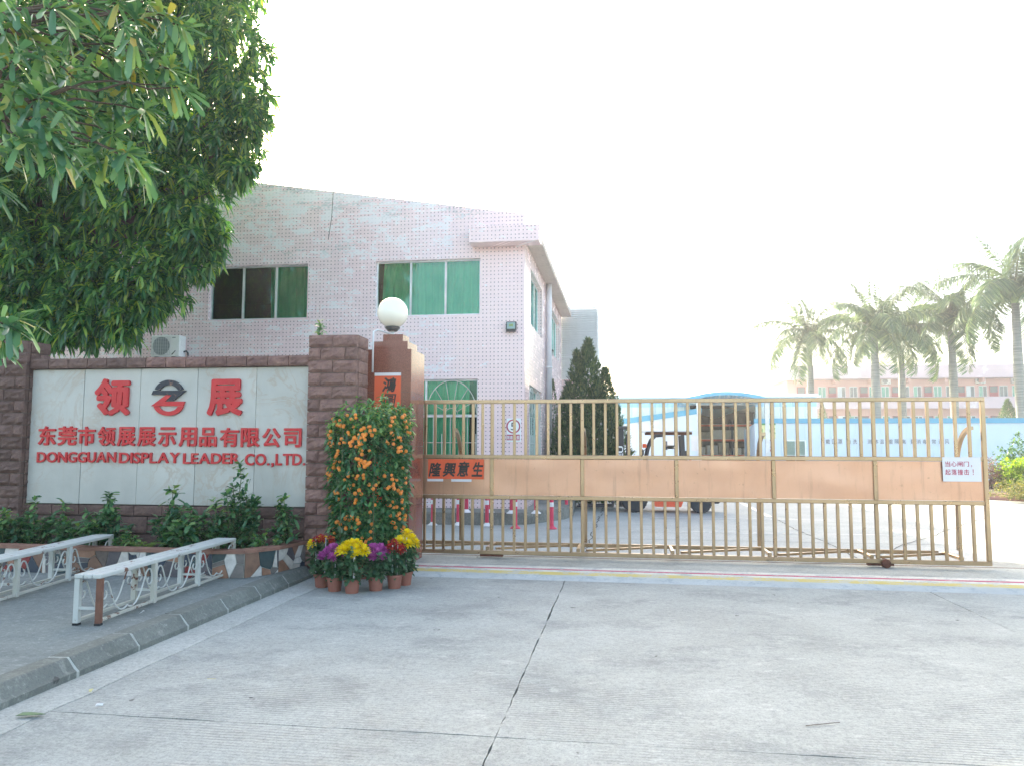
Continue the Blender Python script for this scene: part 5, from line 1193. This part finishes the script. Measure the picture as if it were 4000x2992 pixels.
def mum(label, px, py, kind, hts, nf, spread, seed, sc=1.0):
    p = onZ(px, py, 0); p.y += .075; rg = np.random.default_rng(seed); t = thing('potted_chrysanthemum', label, 'potted plant', (p.x,p.y,0), rg.uniform(0,6), 'potted chrysanthemums at the foot of the kumquat')
    t.scale = (sc,sc,sc)
    obj('pot', pot_me, t, local=True); n = 170; zz = rg.uniform(.135,hts-.04,n); a = rg.uniform(0,6.28,n); r = rg.uniform(.02,.105,n)*np.interp(zz,[.13,.26,hts],[.6,1.1,.8])
    Q = np.stack([r*np.cos(a), r*np.sin(a), zz],1); Ax = np.stack([np.cos(a)*.8,np.sin(a)*.8,np.full(n,.4)],1); P, D = whorl(Q, Ax, 4, rg, 1.0, .5); m = len(P)
    me = leaves('foliage', M['mum'], P, D, rg.uniform(.045,.08,m), rg.uniform(.026,.042,m), rg.uniform(.1,.5,m), None, None, (.5,1.0), .1, seed, False); stuff(obj('foliage', me, t, local=True))
    for k in range(nf):
        a_ = k*2.4+rg.uniform(-.4,.4); rr = spread*math.sqrt((k+.4)/nf); kd = kind if isinstance(kind,str) else kind[k % len(kind)]
        c = Vector((rr*math.cos(a_), rr*math.sin(a_), hts+.05*(1-rr/spread)-.06*(rr/spread)+rg.uniform(-.02,.03)))
        s_ = obj('stem', MB().tube([(c.x*.35,c.y*.35,.17),(c.x*.8,c.y*.8,c.z*.7),tuple(c)], .0035, 5).mesh('stem', M['stem']), t, local=True)
        h = obj('flower_head', FM[kd][k % 2], t, c, (rg.uniform(-.35,.35)-c.y*1.5, rg.uniform(-.35,.35)+c.x*1.5, rg.uniform(0,6)), float(rg.uniform(.85,1.1)), True)
        if kd == 'red': obj('flower_eye', eye_me, h, (0,0,.014), None, None, True)
    for k in range(2): a_ = rg.uniform(-2.6,-.6)-t.rotation_euler.z; obj('stake', MB().tube([(.07*math.cos(a_),.07*math.sin(a_),.15),(.075*math.cos(a_),.075*math.sin(a_),hts+.02)], .005, 5).mesh('stake', M['pvc']), t, local=True)
mum('bright yellow potted chrysanthemum at the front of the group', 1365, 2319, 'yellow', .47, 13, .15, 21, 1.05)
mum('magenta potted chrysanthemum on the left, next to the kerb', 1297, 2311, 'magenta', .42, 14, .16, 22, 1.05)
mum('magenta potted chrysanthemum between the yellow and red ones', 1459, 2309, 'magenta', .40, 11, .12, 23, 1.05)
mum('dark red potted chrysanthemum with yellow eyes', 1533, 2300, 'red', .45, 14, .12, 24, 1.05)
mum('yellow potted chrysanthemum on the right, nearest the gate', 1574, 2287, 'yellow', .51, 9, .14, 25, 1.05)
mum('red and yellow potted chrysanthemum half hidden at the back left', 1246, 2296, ['red','red','yellow'], .52, 10, .12, 26, 1.05)

# ---- shrubs in the planter
def shrub(label, px, py_top, base_y, width, nst, seed, lf=(.07,.12), leafw=.42, name='planter_shrub', dens=1.0, mat='shrub', z0=None):
    rg = np.random.default_rng(seed); b = onY(px, 2100, base_y); z0 = WZ+.2 if z0 is None else z0; top = onY(px, py_top, base_y).z; t = thing(name, label, 'shrub', (b.x, base_y, z0), group='shrubs in the crazy-paved planter')
    Q, Ax = [], []
    for s in range(nst):
        fr = 1.0 if s == 0 else rg.uniform(.45,.95); a = rg.uniform(0,6.28); rr = 0 if s == 0 else width*math.sqrt(rg.random()); h = max(.15,(top-z0)*fr*(1-.35*rr/width*(s>0)))
        e = Vector((b.x+rr*math.cos(a), base_y+rr*math.sin(a)*.55, z0+h)); tk, tr_ = branch((b.x+rr*.3*math.cos(a), base_y+rr*.2*math.sin(a), z0-.03), e, .010, .004, 6, .02, seed*31+s)
        MB().tube(tk, tr_, 5).build('stem', M['stem'], t, True)
        ks = max(3, int(h/.085*dens))
        for k in range(ks):
            f = .22+.78*(k+.5)/ks; q = tk[min(int(f*6),5)].lerp(tk[min(int(f*6),5)+1], f*6-int(f*6)) if f < 1 else tk[-1]; Q.append(tuple(q+Vector(rg.normal(0,.045*(1-f)+.012,3)))); Ax.append((rg.normal(0,.5),rg.normal(0,.5)-.15,.8))
        Q.append(tuple(e)); Ax.append((0,0,1))
    P, D = whorl(np.array(Q), np.array(Ax), 8, rg, 1.2, .4); n = len(P); L = rg.uniform(*lf,n)
    stuff(leaves('foliage', M[mat], P, D, L, L*leafw, rg.uniform(.05,.5,n), t, rg.random(n)*.8+.2*(P[:,2]>top-.15), (.5,.9), .15, seed)); return t
shrub('tallest planter shrub, its spire rising in front of the marble', 930, 1822, 8.95, .30, 16, 101)
shrub('shrub with one upright shoot under the middle of the sign', 668, 1912, 8.95, .34, 14, 102, (.08,.13))
shrub('broad dark shrub in the planter below the emblem', 740, 2000, 8.75, .30, 12, 103, (.08,.14), .5)
shrub('leafy shrub with a bare shoot under the left characters', 425, 1935, 8.9, .28, 12, 104, (.08,.13))
shrub('bushy shrub at the left end of the marble sign', 130, 1955, 8.95, .30, 16, 105)
shrub('yellow-tipped shrub between the left characters and the pillar', 240, 1970, 8.85, .20, 9, 106)
shrub('slender lone shrub at the right end of the planter', 1105, 1945, 9.05, .18, 6, 107, (.08,.12))
shrub('low shrub at the right end in front of the slender one', 1035, 2080, 8.85, .2, 7, 108, (.06,.09))
shrub('dark shrub at the left edge in front of the shaded pillar', 15, 2000, 8.8, .30, 12, 109)
shrub('wide-leaved shrub left of the near bench top', 345, 2010, 8.75, .22, 9, 110, (.1,.15), .38)
shrub('small shrub beside the fern in the planter', 500, 2090, 8.7, .18, 6, 111, (.06,.09))
shrub('leafy shrub just left of the tallest planter shrub', 840, 1960, 8.85, .24, 11, 112)
fn = thing('fern', 'small bright fern in the planter', 'fern', tuple(onY(560,2140,8.6)), group='shrubs in the crazy-paved planter'); fb = onY(560,2150,8.6); PP, DD, LL = [], [], []
for k in range(9):
    a = rad(-160+k*38); pts = [Vector((fb.x+.30*s*math.cos(a), 8.6+.12*s*math.sin(a), fb.z+.26*s-.18*s*s)) for s in np.linspace(0,1,14)]
    MB().tube(pts, .003, 4).build('frond_stalk', M['stem'], fn)
    for s, p in enumerate(pts[2:], 2):
        for sd in (-1,1): PP.append(tuple(p)); DD.append((math.cos(a)*.5-sd*math.sin(a), math.sin(a)*.5+sd*math.cos(a), .25)); LL.append(.085*(1-s/15))
stuff(leaves('fronds', M['lime'], np.array(PP), np.array(DD), np.array(LL), .014, .2, fn, np.random.default_rng(1).random(len(PP))*.3, (.5,.8), .1, 6))
# shrub poking up behind the stone pillar
shrub('sprig of leaves poking up behind the right stone pillar', 1232, 1265, 10.0, .09, 5, 120, (.07,.11), .35, 'climbing_sprig', 1.6, 'whorl', 1.9)

# ---- junipers beyond the building
def juniper(label, px, py_top, Yv, w, seed, spires, group='junipers and cypresses in the yard', z0=0.0, dens=1.0):
    rg = np.random.default_rng(seed); b = onY(px, 1900, Yv); top = onY(px, py_top, Yv).z; t = thing('juniper', label, 'tree', (b.x, Yv, z0), group=group)
    MB().tube([(b.x,Yv,z0-.05),(b.x,Yv,top*.7)], .07*max(.4,w), 8, .02).build('trunk', M['bark'], t, True); PP, DD = [], []
    for (ox, oh, ow) in spires:
        h = (top-z0)*oh; n = int(1500*dens*ow*max(h,.5)/2.2*max(1,w))
        zf = rg.random(n)**.8; prof = np.interp(zf,[0,.12,.45,.75,.92,1],[.55,.95,1,.6,.22,.03]); a = rg.uniform(0,6.283,n); lump = 1+.16*np.sin(a*5+zf*19+seed)+.1*np.sin(a*9-zf*31)
        r = ow*w*prof*lump*rg.uniform(.55,1.03,n); x = b.x+ox*w+r*np.cos(a); y = Yv+r*np.sin(a); z = z0+.08+zf*h
        PP.append(np.stack([x,y,z],1)); DD.append(np.stack([np.cos(a)*.55,np.sin(a)*.55,np.full(n,.9)],1)+rg.normal(0,.25,(n,3)))
    P = np.vstack(PP); D = np.vstack(DD); n = len(P); s = max(.45,min(1.4,w))
    P2 = np.repeat(P,3,0)+rg.normal(0,.012*s,(n*3,3)); D2 = np.repeat(D,3,0)+rg.normal(0,.35,(n*3,3))
    stuff(leaves('crown', M['cypress'], P2, D2, rg.uniform(.07,.15,n*3)*s, rg.uniform(.022,.04,n*3)*s, 0.0, t, rg.random(n*3), (.5,.7), .3, seed)); return t
juniper('tall multi-spired juniper beside the louvred annexe', 2300, 1345, 21.5, 1.15, 201, [(0,1,.62),(-.28,.93,.42),(.42,.82,.45),(-.5,.72,.45),(.62,.62,.42),(.2,.75,.6),(0,.5,1.0)])
juniper('low juniper at the corner of the pink building', 2160, 1495, 22.6, .45, 202, [(0,1,.6),(.5,.85,.5),(1.0,.8,.5),(.2,.55,1.0)])
for i, (px, pt, Yv, w, lb) in enumerate(((3222,1575,72,.55,'left'),(3325,1610,74,.5,'second'),(3680,1620,74,.45,'third'),(3952,1565,66,.85,'right'))):
    juniper(f'{lb} small cypress in front of the dormitory block, above the pale blue wall', px, pt, Yv, w*1.6, 210+i, [(0,1,.8)], 'small cypresses by the dormitory', 0.0, .55)

# ---- royal palms
def frond_mesh(seed, droop, L=4.5):
    rg = np.random.default_rng(seed); n = 46; s = np.linspace(.10,1,n); ang = .95-droop*s**1.25*1.0; dl = L/n
    x = np.cumsum(np.cos(ang))*dl; z = np.cumsum(np.sin(ang))*dl; P = np.stack([x, np.zeros(n), z],1); T = np.stack([np.cos(ang), np.zeros(n), np.sin(ang)],1)
    PP, DD, LL = [], [], []
    for k in range(n):
        for sd in (-1,1):
            for j in range(2):
                up = rg.uniform(-.65,.35); d = T[k]*.55+np.array([0,sd*.85,0])+np.array([-math.sin(ang[k]),0,math.cos(ang[k])])*up; PP.append(P[k]); DD.append(d); LL.append(.95*math.sin(math.pi*(.12+.80*s[k]))**.7*rg.uniform(.75,1.1))
    PP, DD, LL = np.array(PP), np.array(DD), np.array(LL); rn = rg.random(len(PP))*.85
    me = leaves('frond', M['palm'], PP, DD, LL, .05, .75, None, rn, (.5,.9), .1, seed, False)
    ra = MB().tube([tuple(p) for p in P[::3]], .035, 5, .006)
    return me, ra.mesh('rachis', M['stem'], True)
FR = [frond_mesh(300+i, d) for i, d in enumerate((.6,1.0,1.3,1.6,1.7,1.7))]
M['ptrunk'] = NT('palm_trunk'); _t = M['ptrunk']; _v = _t.coord('Object'); _w = _t.noise(_t.coord('Object',(.6,.6,14)), 1.4, 3, .5); _t.base(_t.ramp(_w, ((.35, lin(112,116,114)), (.6, lin(142,144,140))))); _t.set(.85); _t.bump(_w, .4, .03); M['ptrunk'] = _t.m; M['crownshaft'] = pm('palm_crownshaft', lin(120,142,90), .5, var=.1, nscale=3)
def palm(label, px, py_head, Yv, seed, sc=1.0, r=.24):
    h = onY(px, py_head, Yv); rg = random.Random(seed); t = thing('palm_tree', label, 'palm tree', (h.x, Yv, 0), group='royal palms behind the pale blue wall')
    sc *= .9; r *= .86; zc = h.z-1.0*sc
    MB().lathe([(r*1.35,0),(r*1.15,1.0),(r,2.5),(r*1.15,zc*.6),(r*.85,zc)], 14, (h.x,Yv,0)).build('trunk', M['ptrunk'], t, True); MB().lathe([(r*.85,zc+.001),(r*.9,zc+.2),(r*.5,zc+1.0*sc)], 12, (h.x,Yv,0)).build('crownshaft', M['crownshaft'], t, True)
    nf = 18
    for k in range(nf):
        f = k/(nf-1); v = min(5, int(f*6)); fm_, rm_ = FR[v]; a = k*2.39996+seed; s = sc*rg.uniform(.85,1.1)*(1 if f > .2 else .8)
        lift = .34-1.45*f**1.1; o = obj('frond', fm_, t, (h.x, Yv, h.z-.25*f*sc), (0,-lift,a), s); obj('rachis', rm_, o, None, None, None, True)
    return t
palm('leftmost palm of the row, standing before the dormitory end', 3160, 1300, 55, 1, 1.0)
palm('second palm from the left, its trunk pale and thick', 3412, 1262, 50, 2, 1.0, .27)
palm('third palm from the left, set slightly farther back', 3515, 1285, 57, 3, 1.05)
palm('fourth palm from the left, taller than the three before it', 3712, 1218, 55, 4, 1.15, .27)
palm('tallest palm at the right edge of the picture', 3962, 1118, 50, 5, 1.2, .28)

# ---- raised bed at the right with hedge and bushes
rb = thing('raised_bed', 'raised planting bed with a red-brown kerb at the right edge of the yard', 'planting bed', (14, 29, 0)); M['bedkerb'] = pm('red_brown_kerb', lin(170,128,120), .7, var=.12, nscale=3)
kA, kB = onZ(3855,1950,0), onZ(4000,1957,0); dd = (kB-kA).normalized(); k0 = kA-dd*1.5; k1 = kA+dd*9; nn = Vector((-dd.y,dd.x,0))
for i in range(10): a = k0+dd*(i*1.05); b = a+dd*1.04; MB().prism([a,b,b+Vector((0,0,.22)),a+Vector((0,0,.22))], nn*.15).build('kerb_stone', M['bedkerb'], rb)
MB().prism([k0+nn*.16+Vector((0,0,.18)),k1+nn*.16+Vector((0,0,.18)),k1+nn*9+Vector((0,0,.18)),k0+nn*9+Vector((0,0,.18))], (0,0,-.2)).build('soil', M['earth'], rb)
def bush(name, label, c, rx, ry, rz, mat, n, lf, seed, cat='bush'):
    rg = np.random.default_rng(seed); d = norm(rg.normal(size=(n,3))); d[:,2] = np.abs(d[:,2]); lump = 1+.14*np.sin(d[:,0]*7+seed)+.12*np.sin(d[:,1]*9+d[:,2]*8); P = np.array(c)+d*lump[:,None]*np.array([rx,ry,rz])*(rg.random(n)**.3)[:,None]
    t = thing(name, label, cat, c); P2, D2 = whorl(P, d+np.array([0,0,.5])+rg.normal(0,.3,(n,3)), 5, rg, 1.0, .4); m = len(P2)
    stuff(leaves('foliage', M[mat], P2, D2, rg.uniform(*lf,m), rg.uniform(*lf,m)*.5, .2, t, rg.random(m), (.5,.9), .2, seed)); MB().tube([(c[0],c[1],c[2]-.05),(c[0],c[1],c[2]+rz*.6)], .03, 6, .01).build('stem', M['bark'], t); return t
mid = kA+nn*.9+dd*1.6; hd = bush('hedge', 'low yellowish clipped hedge along the raised bed kerb', (mid.x+1.5, mid.y-.9, .15), 4.2, .75, .62, 'hedge', 3600, (.05,.10), 401, 'hedge')
q = onY(3985,1890,30.5); bush('bush', 'bright yellow-green bush at the right edge', (q.x+.15, 30.5, .18), .8, .8, 1.15, 'lime', 900, (.08,.15), 402)
q = onY(3968,1850,33.5); bush('bush', 'darker green bush behind the bright yellow-green one', (q.x, 33.5, .18), .8, .8, 1.75, 'shrub', 700, (.08,.15), 403)
q = onY(3872,1890,31); bush('bush', 'purple-leaved bush next to the gate end', (q.x, 31, .18), .75, .6, 1.0, 'plum', 700, (.05,.1), 404)
q = onY(3916,1880,34); so_ = thing('striped_post', 'short red and white striped post by the pale blue wall', 'bollard', (q.x,34,0)); MB().lathe([(.06,0),(.06,.9)], 12, (q.x,34,.0)).build('post', M['post_white'], so_, 'auto')
for k in range(3): MB().lathe([(.063,.2+k*.26),(.063,.33+k*.26)], 12, (q.x,34,0)).build('red_band', M['post_red'], so_, 'auto')

# ------------------------------------------------------------------ litter on the ground
M['leaf_dead'] = pm('fallen_leaf', lin(108,132,98), .5, var=.15, nscale=20, bump=.05); M['straw'] = pm('dry_straw', lin(196,186,132), .7, var=.15)
def litter(name, label, cat, px, py, mat, pts, lift, z=0.006, rz=0.0):
    p = onZ(px, py, z); m = MB(); n = len(pts); c, s = math.cos(rz), math.sin(rz); R_ = lambda x,y: (p.x+x*c-y*s, p.y+x*s+y*c)
    top = [(*R_(x,y), z+.003+lift*h) for x,y,h in pts]; m.prism(top, (0,0,-.002)); o = m.build(name, M[mat], None); return tag(o, label, cat)
litter('fallen_leaf', 'large green leaf lying in the gutter at the lower left', 'leaf', 115, 2795, 'leaf_dead', [(-.075,0,.2),(-.04,-.022,.8),(.02,-.026,.6),(.06,-.012,.5),(.085,.004,.1),(.05,.018,.4),(0,.026,.7),(-.045,.018,.9)], .018, .01, .35)
litter('petal', 'small cream petal on the gutter strip', 'petal', 355, 2703, 'straw', [(-.018,-.006,.3),(.006,-.012,1),(.018,0,.4),(.004,.012,.9),(-.012,.010,.5)], .02, .008, 1.9)
litter('paper_scrap', 'crumpled white paper scrap near the gutter', 'litter', 387, 2758, 'paper_w', [(-.022,-.006,.3),(-.004,-.011,1),(.02,-.004,.3),(.022,.008,.9),(0,.011,.4),(-.018,.008,1)], .014, .008, .3)
litter('cigarette_packet', 'folded white card scrap on the pavement by the near bench', 'litter', 555, 2395, 'paper_w', [(-.02,-.01,0),(.01,-.012,1),(.02,.006,.6),(-.012,.012,.2)], .03, WZ+.004, .5)
litter('twig', 'thin dark twig lying on the driveway at the lower right', 'twig', 3215, 2830, 'bark', [(-.11,-.003,.2),(.11,-.002,.6),(.11,.003,.6),(-.11,.004,.2)], .01, .004, .35)
litter('straw', 'short pale straw on the driveway in front of the kerb', 'straw', 826, 2652, 'straw', [(-.03,-.002,.2),(.03,-.002,.4),(.03,.003,.4),(-.03,.003,.2)], .008, .004, .05)
litter('pebble', 'small dark stone on the gate threshold', 'stone', 1867, 2179, 'rubber', [(-.02,-.012,.6),(.018,-.012,1),(.02,.012,.8),(-.018,.012,.9)], .02, .075, .2)
# ------------------------------------------------------------------ hazy air
hz = NT('hazy_air'); hz.n.remove(hz.p); pv = hz.new('ShaderNodeVolumePrincipled')
pv.inputs['Color'].default_value = (.93, .96, 1.0, 1); pv.inputs['Density'].default_value = .0015; pv.inputs['Anisotropy'].default_value = .55
hz.lk(pv.outputs[0], hz.out.inputs['Volume'])
stuff(MB().box(-70, 110, -25, 130, -1.06, 17.5).build('haze', hz.m))
